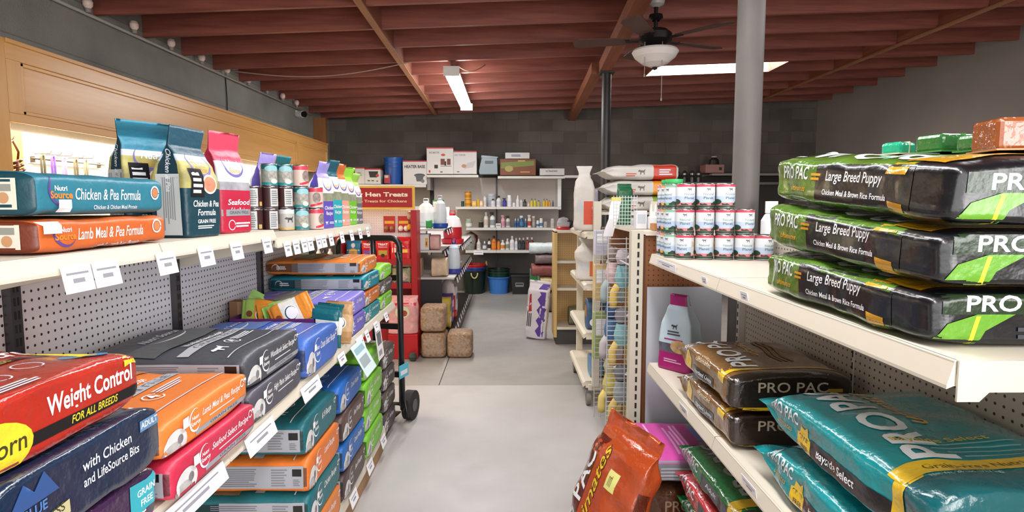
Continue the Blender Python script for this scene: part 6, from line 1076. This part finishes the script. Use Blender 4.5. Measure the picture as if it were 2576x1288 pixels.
for tier in range(3):
    for k, fl in enumerate(('green', 'orange', 'pink')): put_can(fl, .742 + .004 * k, 2.657 + k * .0805, RZU + SM + tier * .1085, -60 - 9 * k, 'white can with %s bands at the shelf edge, %s row' % (fl, ('bottom', 'middle', 'top')[tier]))
jar2(1.235, 2.78, RZU + .001, .045, .25, '#d8dadb', 'white plastic jar behind the cans, left one', .22); jar2(1.345, 2.72, RZU + .001, .045, .24, '#e0e0de', 'white plastic jar behind the cans, right one', .2)
for i in range(2):
    mb = MB(); mb.lathe([(0, 0), (.037, 0), (.039, .008), (.039, .02), (.0, .02)], M('#3fae62', .4), 24); tag(mb.build('can_lid', None, (.742 + .004 * (i), 2.657 + i * .0805, RZU + SM + 3 * .1085 + .001)), 'bright green plastic lid on the top row of cans, %s' % ('nearer' if i == 0 else 'further'), 'lid', 'green can lids')
# bottom shelf stack
for i, (hx, dk, nm) in enumerate((('#a82a30', '#5a1418', 'red glossy dog food bag, lowest of the bottom right stack'), ('#1f7a40', '#12381f', 'green glossy dog food bag, second from bottom on bottom right shelf'), ('#b02c34', '#5a1418', 'red glossy dog food bag between two green ones on the bottom right shelf'), ('#1f7a3e', '#13401f', 'green glossy dog food bag topmost on the bottom right shelf'))):
    c = gloss(hx); d = gloss(dk)
    bag(.66, .38, .105, c, [('far', -.18, .012, ('t', 'PRO PAC', .034, {'s': .12, 'b': .02, 'W': .2}), SIL), ('far', -.09, -.022, ('t', 'ultimates', .016, {'s': .3, 'W': .1}), GLD), ('far', .1, .0, ('r', .26, .05), BKG), ('far', .06, .0, ('t', 'Adult', .02, {'s': .2, 'W': .1}), LGR), ('far', .25, .02, ('r', .05, .05), YEG), ('top', .0, .06, ('r', .6, .1), d), ('top', .03, .08, ('t', 'PRO PAC', .08, {'b': .02, 'W': .45}), M('#9aa8a4', .3), 0), ('top', -.24, 0, ('r', .05, .36), YEG)],
        nm, (RXF + .185 + .012 * (i % 2), 2.07, RZD + SM + i * .109), R(90), seed=250 + i, ends=('b', 'c'), sq=3.6, wr=.007, gus=.008, flap=.03, bands=[(0, .08, d)], dome=.012 if i == 3 else 0)
PKM = M('#c44a9c', .35, noise_=.05)
bag(.46, .44, .12, M('#8b8a92', .4), [('top', -.08, 0, ('r', .28, .42), PKM), ('top', -.16, .0, ('lines', .34, .05, 3), M('#e0a8d0', .4), 90), ('top', -.03, .0, ('lines', .36, .08, 4), M('#dc9ccc', .4), 90), ('top', .085, .04, ('r', .05, .16), M('#7a86c4', .4)), ('top', .17, 0, ('r', .1, .4), M('#b8ae84', .4)), ('near', -.1, .045, ('r', .26, .02), PKM), ('near', .0, -.01, ('lines', .3, .06, 4), GRY)],
    'pink and grey cat food bag lying at the end of the bottom right shelf', (.80, 2.64, .358), 0, seed=260, ends=('b', 'b'), sq=5, wr=.005, gus=.004, dome=.008)
bag(.44, .42, .185, gloss('#4a2c1a'), [('near', 0, 0, ('t', 'PRO PAC', .05, {'W': .25}), M('#8f7a64', .4)), ('near', .05, -.05, ('r', .2, .03), GLD)], 'dark brown glossy dog food bag under the pink one', (.80, 2.64, RZD + SM), 0, seed=261, ends=('b', 'b'), sq=4, wr=.007)
# rust-orange bag leaning in the aisle
ORB, DRB = gloss('#a8441c'), gloss('#5a2014')
mb = bag_mesh(.72, .38, .14, ORB, ends=('b', 'c'), seed=270, wr=.015, sq=2.9, gus=.012, flap=.05, bands=[(0, .12, ORB)])
decals(mb, [('top', .02, .115, ('p', [(-.3, -.03), (.24, -.035), (.24, .055), (-.3, .06)]), DRB), ('top', -.04, .12, ('t', 'PRO PAC', .075, {'b': .02, 'W': .46}), SIL), ('top', .03, .035, ('t', 'ultimates', .052, {'s': .35, 'b': .03, 'W': .42}), M('#3a2a10', .4)), ('top', .03, .037, ('t', 'ultimates', .05, {'s': .35, 'b': .005, 'W': .41}), YEG), ('top', .14, -.055, ('r', .075, .06), M('#d3cf7c', .45)), ('top', .14, -.05, ('lines', .045, .025, 3), M('#8a8850', .5)), ('near', -.05, 0, ('t', 'PRO PAC', .04, {'W': .22}), M('#b8a090', .4), 0), ('near', .1, 0, ('r', .12, .05), DRB)], (0, 0, .075), .02)
bmesh.ops.transform(mb.bm, matrix=Matrix(((0, -1, 0, 0), (0, 0, -1, .075), (1, 0, 0, .35), (0, 0, 0, 1))), verts=mb.bm.verts)
tag(mb.build('pet_food_bag', None, (.26, 2.2, .02), (R(-21), R(2), R(-70)), fix=False), 'rust orange dog food bag with yellow script leaning upright in the aisle', 'pet food bag')
